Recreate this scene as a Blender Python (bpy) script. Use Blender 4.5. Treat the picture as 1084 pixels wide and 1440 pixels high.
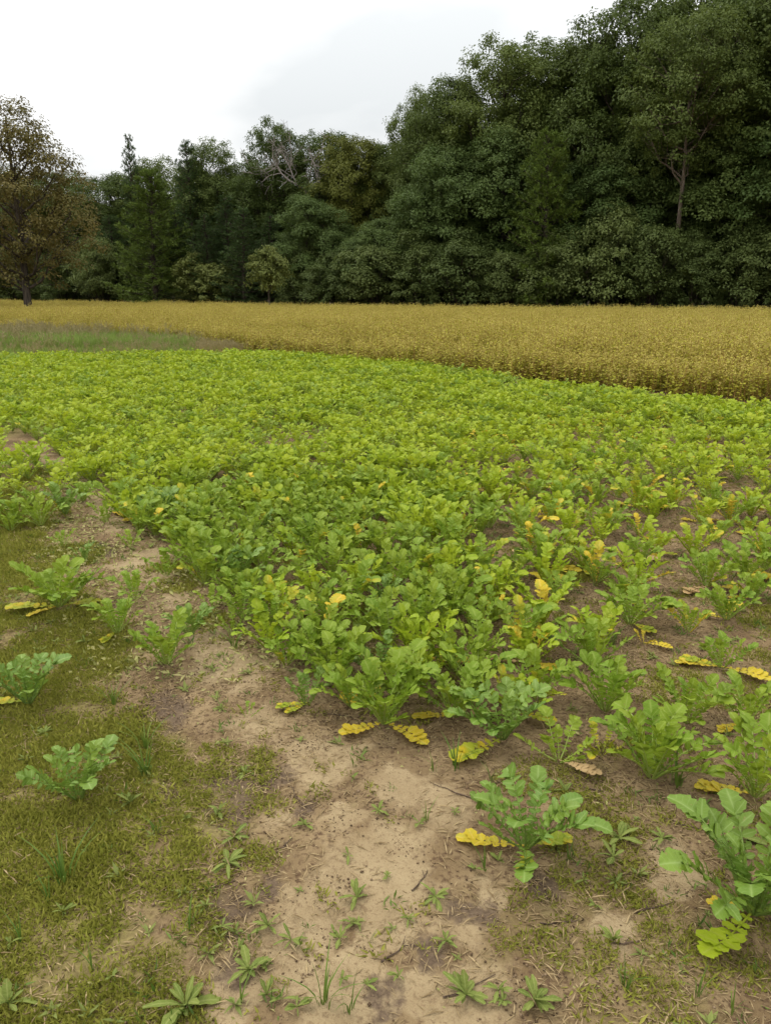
import bpy, math, random
import numpy as np

# ------------------------------------------------------------------ clearing
for o in list(bpy.data.objects):
    bpy.data.objects.remove(o, do_unlink=True)
scene = bpy.context.scene
COL = scene.collection
R = math.radians

# ------------------------------------------------------------------ camera
PW, PH, FPX = 1084.0, 1440.0, 1082.0        # photograph size and focal length in its pixels
CAM_H = 1.55
HORIZON = 408.0
PITCH = math.atan((PH / 2 - HORIZON) / FPX)
cam_data = bpy.data.cameras.new('camera')
cam_data.sensor_fit = 'VERTICAL'
cam_data.sensor_height = 36.0
cam_data.lens = FPX / PH * 36.0
cam_data.clip_start = 0.05
cam_data.clip_end = 6000.0
cam = bpy.data.objects.new('camera', cam_data)
COL.objects.link(cam)
cam.location = (0, 0, CAM_H)
cam.rotation_euler = (math.pi / 2 - PITCH, 0, 0)
scene.camera = cam

# ------------------------------------------------------------------ world: bright overcast
SUN_EL, SUN_AZ = R(58), R(-70)
world = bpy.data.worlds.new('World')
scene.world = world
world.use_nodes = True
nt = world.node_tree
nt.nodes.clear()
N = nt.nodes.new
L = nt.links.new
out = N('ShaderNodeOutputWorld')
sky = N('ShaderNodeTexSky')
sky.sky_type = 'NISHITA'
sky.sun_disc = False
sky.sun_elevation = SUN_EL
sky.sun_rotation = SUN_AZ
bg1 = N('ShaderNodeBackground')
bg1.inputs['Strength'].default_value = 0.12
L(sky.outputs[0], bg1.inputs[0])
tc = N('ShaderNodeTexCoord')
sep = N('ShaderNodeSeparateXYZ')
L(tc.outputs['Generated'], sep.inputs[0])
zc = N('ShaderNodeMath'); zc.operation = 'MAXIMUM'; zc.inputs[1].default_value = 0.0
L(sep.outputs['Z'], zc.inputs[0])
cie = N('ShaderNodeMath'); cie.operation = 'MULTIPLY_ADD'      # overcast sky: horizon a third of the zenith
cie.inputs[1].default_value = 1.3; cie.inputs[2].default_value = 0.65
L(zc.outputs[0], cie.inputs[0])
zo = N('ShaderNodeMath'); zo.operation = 'ADD'; zo.inputs[1].default_value = 0.25
L(zc.outputs[0], zo.inputs[0])
dv = N('ShaderNodeVectorMath'); dv.operation = 'DIVIDE'
cb_ = N('ShaderNodeCombineXYZ')
for i in range(3):
    L(zo.outputs[0], cb_.inputs[i])
L(tc.outputs['Generated'], dv.inputs[0]); L(cb_.outputs[0], dv.inputs[1])
cn = N('ShaderNodeTexNoise')
cn.inputs['Scale'].default_value = 1.3; cn.inputs['Detail'].default_value = 5.0; cn.inputs['Roughness'].default_value = 0.45
L(dv.outputs[0], cn.inputs['Vector'])
cr = N('ShaderNodeValToRGB')
cr.color_ramp.elements[0].position = 0.38; cr.color_ramp.elements[0].color = (0.77, 0.795, 0.80, 1)
cr.color_ramp.elements[1].position = 0.60; cr.color_ramp.elements[1].color = (1.05, 1.05, 1.04, 1)
L(cn.outputs[0], cr.inputs[0])
bg2 = N('ShaderNodeBackground')
L(cr.outputs[0], bg2.inputs[0]); L(cie.outputs[0], bg2.inputs['Strength'])
mx = N('ShaderNodeMixShader'); mx.inputs[0].default_value = 0.96
L(bg1.outputs[0], mx.inputs[1]); L(bg2.outputs[0], mx.inputs[2]); L(mx.outputs[0], out.inputs[0])

sun_d = bpy.data.lights.new('sun', 'SUN')
sun_d.energy = 1.2
sun_d.angle = R(25)
sun_d.color = (1.0, 0.96, 0.90)
sun = bpy.data.objects.new('sun', sun_d)
COL.objects.link(sun)
sun.rotation_euler = (R(90) - SUN_EL, 0, -SUN_AZ + math.pi)
sun.location = (0, 0, 50)

scene.view_settings.view_transform = 'Standard'
scene.view_settings.look = 'None'
scene.view_settings.exposure = 0.3
scene.cycles.adaptive_threshold = 0.025
scene.cycles.max_bounces = 4
scene.cycles.diffuse_bounces = 3
scene.cycles.glossy_bounces = 2
scene.cycles.transmission_bounces = 4
scene.view_settings.gamma = 1.0
scene.view_settings.use_curve_mapping = False

# ------------------------------------------------------------------ pixel helpers
cp, sp = math.cos(PITCH), math.sin(PITCH)


def ray(px, py):
    a, b = (px - PW / 2) / FPX, (PH / 2 - py) / FPX
    return np.array([a, cp + b * sp, -sp + b * cp])


def ground_at(px, py, z=0.0):
    r = ray(px, py)
    t = (z - CAM_H) / r[2]
    return r[0] * t, r[1] * t


def at_dist(px, py, d):
    """point on the pixel's ray whose forward distance (y) is d"""
    r = ray(px, py)
    t = d / r[1]
    return r[0] * t, d, CAM_H + r[2] * t


def to_px(x, y, z=0.0):
    """vectorised projection"""
    dz = z - CAM_H
    f = y * cp - dz * sp
    u = y * sp + dz * cp
    return PW / 2 + FPX * x / f, PH / 2 - FPX * u / f


# ------------------------------------------------------------------ noise
_rs = np.random.RandomState(7)
_lat = _rs.rand(256, 256)


def vnoise(x, y):
    x = np.asarray(x, float); y = np.asarray(y, float)
    xi = np.floor(x).astype(int); yi = np.floor(y).astype(int)
    fx = x - xi; fy = y - yi
    fx = fx * fx * (3 - 2 * fx); fy = fy * fy * (3 - 2 * fy)
    a = _lat[xi % 256, yi % 256]; b = _lat[(xi + 1) % 256, yi % 256]
    c = _lat[xi % 256, (yi + 1) % 256]; d = _lat[(xi + 1) % 256, (yi + 1) % 256]
    return (a * (1 - fx) + b * fx) * (1 - fy) + (c * (1 - fx) + d * fx) * fy


def fbm(x, y, o=4):
    s = 0; a = 0.5; t = 0
    for i in range(o):
        s = s + a * vnoise(x * 2 ** i + 13.7 * i, y * 2 ** i + 5.1 * i); t += a; a *= 0.5
    return s / t


def sstep(a, b, x):
    t = np.clip((x - a) / (b - a), 0, 1)
    return t * t * (3 - 2 * t)


def in_poly(poly, x, y):
    x = np.asarray(x, float); y = np.asarray(y, float)
    r = np.zeros(x.shape, bool)
    n = len(poly)
    for i in range(n):
        x0, y0 = poly[i]; x1, y1 = poly[(i + 1) % n]
        c = ((y0 > y) != (y1 > y))
        with np.errstate(divide='ignore', invalid='ignore'):
            xs = (x1 - x0) * (y - y0) / ((y1 - y0) if y1 != y0 else 1e-9) + x0
        r ^= c & (x < xs)
    return r


def ground_z(x, y):
    x = np.asarray(x, float); y = np.asarray(y, float)
    near = 1 - sstep(8, 14, np.hypot(x, y))
    return near * ((fbm(x * 1.1 + 3, y * 1.1, 3) - 0.5) * 0.075 + (fbm(x * 6 + 9, y * 6, 3) - 0.5) * 0.022)


# ------------------------------------------------------------------ materials
def base_nodes(name):
    m = bpy.data.materials.new(name)
    m.use_nodes = True
    m.node_tree.nodes.clear()
    return m, m.node_tree.nodes.new, m.node_tree.links.new


def leaf_mat(name, c1, c2, trans=0.25, rough=0.5, spec=0.25, vein=None, nscale=9.0, obj_w=0.5, c3=None):
    """leaf tissue: colour between c1 and c2 by plant and by leaf, light passing through"""
    m, N, L = base_nodes(name)
    o = N('ShaderNodeOutputMaterial')
    oi = N('ShaderNodeObjectInfo')
    at = N('ShaderNodeAttribute'); at.attribute_name = 'tone'
    a = N('ShaderNodeMath'); a.operation = 'MULTIPLY'; a.inputs[1].default_value = obj_w
    L(oi.outputs['Random'], a.inputs[0])
    b = N('ShaderNodeMath'); b.operation = 'MULTIPLY_ADD'; b.inputs[1].default_value = 1 - obj_w
    L(at.outputs['Fac'], b.inputs[0]); L(a.outputs[0], b.inputs[2])
    mix = N('ShaderNodeMix'); mix.data_type = 'RGBA'
    mix.inputs['A'].default_value = (*c1, 1); mix.inputs['B'].default_value = (*c2, 1)
    L(b.outputs[0], mix.inputs['Factor'])
    col = mix.outputs['Result']
    tcn = N('ShaderNodeTexCoord')
    ns = N('ShaderNodeTexNoise'); ns.inputs['Scale'].default_value = nscale; ns.inputs['Detail'].default_value = 3
    L(tcn.outputs['Object'], ns.inputs['Vector'])
    if c3 is not None:
        rp = N('ShaderNodeMapRange'); rp.inputs['From Min'].default_value = 0.48; rp.inputs['From Max'].default_value = 0.68
        L(ns.outputs[0], rp.inputs['Value'])
        m3 = N('ShaderNodeMix'); m3.data_type = 'RGBA'; m3.inputs['B'].default_value = (*c3, 1)
        L(rp.outputs[0], m3.inputs['Factor']); L(col, m3.inputs['A']); col = m3.outputs['Result']
    hv = N('ShaderNodeHueSaturation')
    v = N('ShaderNodeMapRange'); v.inputs['To Min'].default_value = 0.78; v.inputs['To Max'].default_value = 1.2
    L(ns.outputs[0], v.inputs['Value']); L(v.outputs[0], hv.inputs['Value']); L(col, hv.inputs['Color'])
    col = hv.outputs[0]
    if vein is not None:
        sp_ = N('ShaderNodeTexNoise'); sp_.inputs['Scale'].default_value = 85; sp_.inputs['Detail'].default_value = 2
        L(tcn.outputs['Object'], sp_.inputs['Vector'])
        sr = N('ShaderNodeMapRange'); sr.inputs['From Min'].default_value = 0.68; sr.inputs['From Max'].default_value = 0.74; sr.inputs['To Max'].default_value = 0.7
        L(sp_.outputs[0], sr.inputs['Value'])
        sm = N('ShaderNodeMix'); sm.data_type = 'RGBA'; sm.inputs['B'].default_value = (0.27, 0.20, 0.07, 1)     # feeding marks and dry specks
        L(sr.outputs[0], sm.inputs['Factor']); L(col, sm.inputs['A']); col = sm.outputs['Result']
        va = N('ShaderNodeAttribute'); va.attribute_name = 'mid'
        pw0 = N('ShaderNodeMath'); pw0.operation = 'POWER'; pw0.inputs[1].default_value = 9.0
        L(va.outputs['Fac'], pw0.inputs[0])
        al = N('ShaderNodeAttribute'); al.attribute_name = 'along'
        h1 = N('ShaderNodeMath'); h1.operation = 'MULTIPLY_ADD'; h1.inputs[1].default_value = 0.11      # side veins slant toward the tip
        L(va.outputs['Fac'], h1.inputs[0]); L(al.outputs['Fac'], h1.inputs[2])
        h2 = N('ShaderNodeMath'); h2.operation = 'PINGPONG'; h2.inputs[1].default_value = 0.075
        L(h1.outputs[0], h2.inputs[0])
        h3 = N('ShaderNodeMapRange'); h3.inputs['From Min'].default_value = 0.014; h3.inputs['From Max'].default_value = 0.0
        h3.inputs['To Min'].default_value = 0.0; h3.inputs['To Max'].default_value = 0.45
        L(h2.outputs[0], h3.inputs['Value'])
        pw = N('ShaderNodeMath'); pw.operation = 'MAXIMUM'
        L(pw0.outputs[0], pw.inputs[0]); L(h3.outputs[0], pw.inputs[1])
        sc = N('ShaderNodeMath'); sc.operation = 'MULTIPLY'; sc.inputs[1].default_value = 0.7
        L(pw.outputs[0], sc.inputs[0])
        vm = N('ShaderNodeMix'); vm.data_type = 'RGBA'; vm.inputs['B'].default_value = (*vein, 1)
        L(sc.outputs[0], vm.inputs['Factor']); L(col, vm.inputs['A'])
        col = vm.outputs['Result']
    p = N('ShaderNodeBsdfPrincipled')
    p.inputs['Roughness'].default_value = rough
    p.inputs['Specular IOR Level'].default_value = spec
    L(col, p.inputs['Base Color'])
    if vein is not None:
        bn = N('ShaderNodeTexNoise'); bn.inputs['Scale'].default_value = 70; bn.inputs['Detail'].default_value = 2
        L(tcn.outputs['Object'], bn.inputs['Vector'])
        bp = N('ShaderNodeBump'); bp.inputs['Strength'].default_value = 0.5; bp.inputs['Distance'].default_value = 0.004
        L(bn.outputs[0], bp.inputs['Height']); L(bp.outputs[0], p.inputs['Normal'])
    t = N('ShaderNodeBsdfTranslucent')
    L(col, t.inputs['Color'])
    ms = N('ShaderNodeMixShader'); ms.inputs[0].default_value = trans
    L(p.outputs[0], ms.inputs[1]); L(t.outputs[0], ms.inputs[2]); L(ms.outputs[0], o.inputs[0])
    return m


def bark_mat(name, c1, c2, scale=6.0):
    m, N, L = base_nodes(name)
    o = N('ShaderNodeOutputMaterial')
    tcn = N('ShaderNodeTexCoord')
    mp = N('ShaderNodeMapping'); mp.inputs['Scale'].default_value = (scale, scale, scale * 0.18)
    L(tcn.outputs['Object'], mp.inputs[0])
    ns = N('ShaderNodeTexNoise'); ns.inputs['Scale'].default_value = 2.0; ns.inputs['Detail'].default_value = 6
    L(mp.outputs[0], ns.inputs['Vector'])
    r = N('ShaderNodeValToRGB')
    r.color_ramp.elements[0].position = 0.35; r.color_ramp.elements[0].color = (*c1, 1)
    r.color_ramp.elements[1].position = 0.68; r.color_ramp.elements[1].color = (*c2, 1)
    L(ns.outputs[0], r.inputs[0])
    p = N('ShaderNodeBsdfPrincipled'); p.inputs['Roughness'].default_value = 0.9; p.inputs['Specular IOR Level'].default_value = 0.15
    L(r.outputs[0], p.inputs['Base Color'])
    bp = N('ShaderNodeBump'); bp.inputs['Distance'].default_value = 0.03
    L(ns.outputs[0], bp.inputs['Height']); L(bp.outputs[0], p.inputs['Normal'])
    L(p.outputs[0], o.inputs[0])
    return m


M = {}
M['radish'] = leaf_mat('radish_leaf', (0.165, 0.270, 0.020), (0.285, 0.350, 0.026), 0.34, 0.50, 0.2, vein=(0.34, 0.42, 0.09))
M['radish_cool'] = leaf_mat('radish_leaf_cool', (0.125, 0.220, 0.028), (0.205, 0.290, 0.034), 0.25, 0.45, 0.28, vein=(0.30, 0.40, 0.12))
M['radish_lime'] = leaf_mat('radish_leaf_lime', (0.270, 0.385, 0.018), (0.39, 0.450, 0.022), 0.36, 0.50, 0.2, vein=(0.40, 0.44, 0.07))
M['radish_yellow'] = leaf_mat('radish_leaf_yellow', (0.57, 0.405, 0.025), (0.6, 0.48, 0.035), 0.25, 0.6, 0.15, vein=(0.7, 0.5, 0.12), nscale=22, c3=(0.44, 0.40, 0.05))
M['radish_turning'] = leaf_mat('radish_leaf_turning', (0.26, 0.335, 0.02), (0.38, 0.385, 0.022), 0.28, 0.55, 0.2, vein=(0.5, 0.5, 0.1), nscale=12, c3=(0.52, 0.38, 0.02))
M['radish_dry'] = leaf_mat('radish_leaf_dry', (0.42, 0.27, 0.12), (0.52, 0.38, 0.2), 0.1, 0.8, 0.1)
M['rib'] = leaf_mat('leaf_stalk', (0.26, 0.36, 0.06), (0.36, 0.42, 0.10), 0.1, 0.45, 0.3)
M['rib_pale'] = leaf_mat('leaf_stalk_pale', (0.5, 0.42, 0.12), (0.55, 0.42, 0.2), 0.1, 0.5, 0.3)
M['weed'] = leaf_mat('weed_leaf', (0.11, 0.155, 0.028), (0.2, 0.235, 0.052), 0.2, 0.7, 0.12, vein=(0.34, 0.36, 0.12))
M['grass'] = leaf_mat('grass_blade', (0.08, 0.155, 0.02), (0.18, 0.24, 0.04), 0.25, 0.5, 0.25)
M['turf'] = leaf_mat('turf_blade', (0.165, 0.182, 0.02), (0.34, 0.32, 0.062), 0.22, 0.7, 0.1)
M['straw'] = leaf_mat('straw', (0.20, 0.135, 0.065), (0.46, 0.35, 0.19), 0.1, 0.8, 0.1)
M['debris'] = leaf_mat('chopped_leaf', (0.25, 0.27, 0.07), (0.44, 0.38, 0.17), 0.15, 0.7, 0.1)
M['crumb'] = leaf_mat('dark_litter', (0.05, 0.032, 0.02), (0.14, 0.09, 0.05), 0.0, 0.9, 0.1)
M['bw_leaf'] = leaf_mat('buckwheat_leaf', (0.27, 0.29, 0.028), (0.46, 0.41, 0.046), 0.25, 0.6, 0.15)
M['bw_head'] = leaf_mat('buckwheat_seed', (0.35, 0.27, 0.048), (0.635, 0.54, 0.165), 0.1, 0.7, 0.1)
M['bw_stem'] = leaf_mat('buckwheat_stem', (0.26, 0.22, 0.045), (0.36, 0.19, 0.06), 0.05, 0.6, 0.2)
M['wild_green'] = leaf_mat('wild_grass_green', (0.15, 0.235, 0.045), (0.27, 0.33, 0.07), 0.25, 0.6, 0.15)
M['wild_brown'] = leaf_mat('wild_grass_brown', (0.26, 0.23, 0.09), (0.40, 0.34, 0.14), 0.15, 0.7, 0.1)
M['wild_seed'] = leaf_mat('wild_grass_seed', (0.26, 0.22, 0.105), (0.38, 0.32, 0.16), 0.1, 0.8, 0.1)
M['oak'] = leaf_mat('oak_leaf', (0.062, 0.093, 0.02), (0.135, 0.17, 0.04), 0.34, 0.6, 0.14, nscale=0.35, obj_w=0.62)
M['maple'] = leaf_mat('maple_leaf', (0.066, 0.107, 0.027), (0.138, 0.182, 0.048), 0.34, 0.6, 0.14, nscale=0.35, obj_w=0.62)
M['oak_yellow'] = leaf_mat('oak_leaf_yellowish', (0.085, 0.104, 0.016), (0.169, 0.176, 0.032), 0.24, 0.6, 0.14, nscale=0.35)
M['shrub'] = leaf_mat('shrub_leaf', (0.066, 0.096, 0.024), (0.145, 0.178, 0.05), 0.34, 0.6, 0.15, nscale=0.6, obj_w=0.62)
M['sapling'] = leaf_mat('sapling_leaf', (0.105, 0.135, 0.028), (0.195, 0.215, 0.06), 0.28, 0.6, 0.12, nscale=0.6)
M['pine'] = leaf_mat('pine_needle', (0.055, 0.094, 0.03), (0.105, 0.15, 0.052), 0.15, 0.7, 0.1, nscale=0.5)
M['pine_light'] = leaf_mat('pine_needle_light', (0.105, 0.155, 0.028), (0.165, 0.22, 0.05), 0.15, 0.7, 0.1, nscale=0.5)
M['lone'] = leaf_mat('bronze_leaf', (0.108, 0.104, 0.028), (0.2, 0.156, 0.05), 0.25, 0.6, 0.12, nscale=0.45, obj_w=0.0)
M['bark'] = bark_mat('bark', (0.03, 0.024, 0.018), (0.10, 0.08, 0.06))
M['bark_pale'] = bark_mat('bark_pale', (0.075, 0.057, 0.042), (0.19, 0.15, 0.115))
M['bark_dead'] = bark_mat('bark_dead', (0.17, 0.145, 0.125), (0.33, 0.29, 0.26))
M['twig'] = bark_mat('twig_bark', (0.06, 0.04, 0.028), (0.19, 0.13, 0.09), 30)


# ------------------------------------------------------------------ mesh builder
class MB:
    def __init__(s):
        s.v = []; s.f = []; s.m = []; s.t = []; s.c = []; s.a = []; s.n = 0

    def add(s, verts, faces, mat=0, tone=0.5, mid=None, along=None):
        """verts (n,3), faces (k,3|4) ints; tone scalar or per face"""
        verts = np.asarray(verts, float); faces = np.asarray(faces, int)
        s.v.append(verts)
        s.f.append(faces + s.n)
        s.m.append(np.full(len(faces), mat, int))
        s.t.append(np.broadcast_to(np.asarray(tone, float), (len(faces),)))
        s.c.append(np.zeros(len(verts)) if mid is None else np.asarray(mid, float))
        s.a.append(np.zeros(len(verts)) if along is None else np.asarray(along, float))
        s.n += len(verts)

    def mesh(s, name, mats):
        me = bpy.data.meshes.new(name)
        V = np.concatenate(s.v)
        loops = []; starts = []; tot = []; p = 0
        for f in s.f:
            k = f.shape[1]
            loops.append(f.ravel())
            starts.append(p + np.arange(len(f)) * k)
            p += len(f) * k
        loops = np.concatenate(loops); starts = np.concatenate(starts)
        me.vertices.add(len(V)); me.vertices.foreach_set('co', V.ravel())
        me.loops.add(len(loops)); me.loops.foreach_set('vertex_index', loops.astype(np.int32))
        me.polygons.add(len(starts)); me.polygons.foreach_set('loop_start', starts.astype(np.int32))
        me.polygons.foreach_set('material_index', np.concatenate(s.m).astype(np.int32))
        me.update(calc_edges=True)
        a = me.attributes.new('tone', 'FLOAT', 'FACE'); a.data.foreach_set('value', np.concatenate(s.t).astype(np.float32))
        a = me.attributes.new('mid', 'FLOAT', 'POINT'); a.data.foreach_set('value', np.concatenate(s.c).astype(np.float32))
        if max(a_.max() for a_ in s.a) > 0:
            a = me.attributes.new('along', 'FLOAT', 'POINT'); a.data.foreach_set('value', np.concatenate(s.a).astype(np.float32))
        me.polygons.foreach_set('use_smooth', np.ones(len(starts), bool))
        for m in mats:
            me.materials.append(M[m])
        return me

    def tube(s, pts, rad, sides=5, mat=0, tone=0.5):
        pts = np.asarray(pts, float); n = len(pts)
        rad = np.broadcast_to(np.asarray(rad, float), (n,))
        T = np.gradient(pts, axis=0); T /= np.linalg.norm(T, axis=1)[:, None] + 1e-9
        ref = np.where(np.abs(T[:, 2:3]) > 0.9, np.array([[1., 0, 0]]), np.array([[0, 0, 1.]]))
        A = np.cross(T, ref); A /= np.linalg.norm(A, axis=1)[:, None] + 1e-9
        B = np.cross(T, A)
        an = np.arange(sides) * 2 * math.pi / sides
        V = (pts[:, None] + rad[:, None, None] * (np.cos(an)[None, :, None] * A[:, None] + np.sin(an)[None, :, None] * B[:, None])).reshape(-1, 3)
        i = np.arange(n - 1)[:, None] * sides; j = np.arange(sides)[None]
        j2 = (j + 1) % sides
        F = np.stack([i + j, i + j2, i + sides + j2, i + sides + j], -1).reshape(-1, 4)
        s.add(V, F, mat, tone)

    def leaves(s, c, ax, nr, ln, wd, mat=0, tone=0.5, fold=0.2):
        """n folded diamond leaves: base c, direction ax, normal nr"""
        ax = ax / (np.linalg.norm(ax, axis=1)[:, None] + 1e-9)
        sd = np.cross(nr, ax); sd /= np.linalg.norm(sd, axis=1)[:, None] + 1e-9
        nn = np.cross(ax, sd)
        ln = np.asarray(ln)[:, None]; wd = np.asarray(wd)[:, None]
        mid_ = c + ax * ln * 0.45
        V = np.stack([c, mid_ + sd * wd * .5 + nn * wd * fold, c + ax * ln - nn * ln * 0.12, mid_ - sd * wd * .5 + nn * wd * fold], 1).reshape(-1, 3)
        F = np.arange(len(c))[:, None] * 4 + np.array([[0, 1, 2, 3]])
        # two triangles along the midrib
        F = np.concatenate([F[:, [0, 2, 1]], F[:, [0, 3, 2]]])
        t = np.broadcast_to(np.asarray(tone, float), (len(c),))
        s.add(V, F, mat, np.concatenate([t, t]))

    def patch(s, base, d, side, nrm, Ln, W, nsec, nh, prof, rng, mat=0, tone=0.5, cup=0.15, bend=0.0, teeth=0.08):
        """a leaf blade or lobe: rows across an axis, cupped and bent"""
        base = np.asarray(base, float)
        V = []; mid = []; alo = []
        for i in range(nsec + 1):
            t = i / nsec
            c = base + d * Ln * t - nrm * bend * Ln * t * t
            wl = W * prof(t) * (1 + teeth * ((i % 2) * 2 - 1) + rng.uniform(-teeth, teeth))
            wr = W * prof(t) * (1 + teeth * ((i % 2) * 2 - 1) + rng.uniform(-teeth, teeth))
            for j in range(-nh, nh + 1):
                o_ = j / nh * (wl if j < 0 else wr)
                wob = rng.uniform(-0.11, 0.11) * W * (abs(j) / nh)
                V.append(c + side * o_ + nrm * (cup * abs(o_) + wob))
                mid.append(1 - abs(j) / nh); alo.append(t)
        k = 2 * nh + 1
        F = [[i * k + j, i * k + j + 1, (i + 1) * k + j + 1, (i + 1) * k + j] for i in range(nsec) for j in range(2 * nh)]
        s.add(V, F, mat, tone, mid, alo)


def link(name, data, parent=None, loc=(0, 0, 0), rot=(0, 0, 0), scl=(1, 1, 1)):
    o = bpy.data.objects.new(name, data)
    COL.objects.link(o)
    o.location = loc; o.rotation_euler = rot; o.scale = scl
    if parent is not None:
        o.parent = parent
    return o


def tag(o, label=None, cat=None, group=None, kind=None):
    if label: o['label'] = label
    if cat: o['category'] = cat
    if group: o['group'] = group
    if kind: o['kind'] = kind
    return o


def scatter(name, pts, rot, scl, idx, protos, label, cat):
    """one 'stuff' object: instances of small meshes on points"""
    pts = np.asarray(pts, float)
    me = bpy.data.meshes.new(name)
    me.vertices.add(len(pts)); me.vertices.foreach_set('co', pts.ravel())
    a = me.attributes.new('rot', 'FLOAT_VECTOR', 'POINT'); a.data.foreach_set('vector', np.asarray(rot, np.float32).ravel())
    a = me.attributes.new('scl', 'FLOAT_VECTOR', 'POINT'); a.data.foreach_set('vector', np.asarray(scl, np.float32).ravel())
    a = me.attributes.new('idx', 'INT', 'POINT'); a.data.foreach_set('value', np.asarray(idx, np.int32))
    c = bpy.data.collections.new(name + '_kinds')
    for i, p in enumerate(protos):
        o = bpy.data.objects.new('%s_kind_%02d' % (name, i), p)
        c.objects.link(o)
    ng = bpy.data.node_groups.new(name, 'GeometryNodeTree')
    ng.interface.new_socket('Geometry', in_out='INPUT', socket_type='NodeSocketGeometry')
    ng.interface.new_socket('Geometry', in_out='OUTPUT', socket_type='NodeSocketGeometry')
    n = ng.nodes.new; l = ng.links.new
    gi = n('NodeGroupInput'); go = n('NodeGroupOutput')
    ip = n('GeometryNodeInstanceOnPoints'); ci = n('GeometryNodeCollectionInfo')
    ci.inputs['Collection'].default_value = c
    ci.inputs['Separate Children'].default_value = True
    ci.inputs['Reset Children'].default_value = True
    ip.inputs['Pick Instance'].default_value = True
    l(gi.outputs[0], ip.inputs['Points']); l(ci.outputs[0], ip.inputs['Instance'])
    for nm, ty, so in (('rot', 'FLOAT_VECTOR', 'Rotation'), ('scl', 'FLOAT_VECTOR', 'Scale'), ('idx', 'INT', 'Instance Index')):
        na = n('GeometryNodeInputNamedAttribute'); na.data_type = ty; na.inputs['Name'].default_value = nm
        l(na.outputs['Attribute'], ip.inputs[so])
    l(ip.outputs[0], go.inputs[0])
    o = link(name, me)
    md = o.modifiers.new('scatter', 'NODES'); md.node_group = ng
    return tag(o, label, cat, kind='stuff')


# ------------------------------------------------------------------ layout on the ground (from the photograph, all on z = 0)
def gpoly(pts):
    return [ground_at(*p) for p in pts]


FIELD = gpoly([(-900, 509), (0, 507), (370, 503), (560, 517), (790, 552), (1084, 585), (1700, 690), (1900, 1180), (1200, 1130),
               (1084, 1120), (1000, 1085), (900, 1100), (780, 1080), (700, 1045), (600, 1035), (520, 1020), (440, 985), (400, 945),
               (345, 885), (268, 825), (208, 765), (160, 708), (112, 665), (62, 630), (0, 602), (-500, 575)])
LEFT_PATCH = gpoly([(-500, 580), (-100, 603), (15, 610), (70, 650), (125, 700), (150, 745), (60, 748), (-100, 755), (-500, 740)])
PATH = [(40, 625), (95, 655), (140, 700), (180, 765), (230, 830), (300, 905), (350, 965), (430, 1035), (520, 1085), (560, 1120),
        (530, 1200), (510, 1290), (530, 1380), (560, 1480), (600, 1700)]
PATHG = [ground_at(*p) for p in PATH]
SAND = [(352, 960, 62), (455, 1062, 60), (545, 1100, 60), (545, 1185, 42), (465, 1215, 40), (545, 1300, 50), (500, 1395, 60), (480, 1160, 40),
        (600, 1400, 40), (960, 1230, 50), (860, 1320, 45), (215, 780, 35), (175, 730, 25), (690, 1380, 40), (390, 1160, 30), (330, 1400, 50), (700, 1270, 40), (1000, 940, 40)]
DARK = [(352, 1105, 52), (235, 990, 42), (330, 1150, 30), (605, 1345, 30), (540, 1405, 26), (690, 1295, 36), (155, 770, 22), (430, 1145, 20),
        (110, 690, 25), (640, 1285, 22), (390, 1245, 32), (320, 1285, 34), (760, 1250, 30), (330, 1380, 28), (230, 1120, 24)]
SANDG = [(*ground_at(a, b), r * math.hypot(*ground_at(a, b)) / FPX * 0.95) for a, b, r in SAND]
DARKG = [(*ground_at(a, b), r * math.hypot(*ground_at(a, b)) / FPX * 1.15) for a, b, r in DARK]


def seg_dist(x, y, P):
    d = np.full(np.shape(x), 1e9)
    for (x0, y0), (x1, y1) in zip(P[:-1], P[1:]):
        dx, dy = x1 - x0, y1 - y0
        t = np.clip(((x - x0) * dx + (y - y0) * dy) / (dx * dx + dy * dy), 0, 1)
        d = np.minimum(d, np.hypot(x - x0 - t * dx, y - y0 - t * dy))
    return d


def blob(x, y, B):
    w = (fbm(x * 5, y * 5, 4) - 0.5) * 2.4 + (fbm(x * 19, y * 19, 2) - 0.5) * 0.7
    s = np.zeros(np.shape(x))
    for bx, by, br in B:
        s = np.maximum(s, 1 - sstep(0.45, 1.15, np.hypot(x - bx, (y - by) * 0.75) / br + w))
    return s


def path_x(y):
    """x of the middle of the bare strip at a distance y"""
    P = sorted(PATHG, key=lambda p: p[1])
    return np.interp(y, [p[1] for p in P], [p[0] for p in P])


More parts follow.
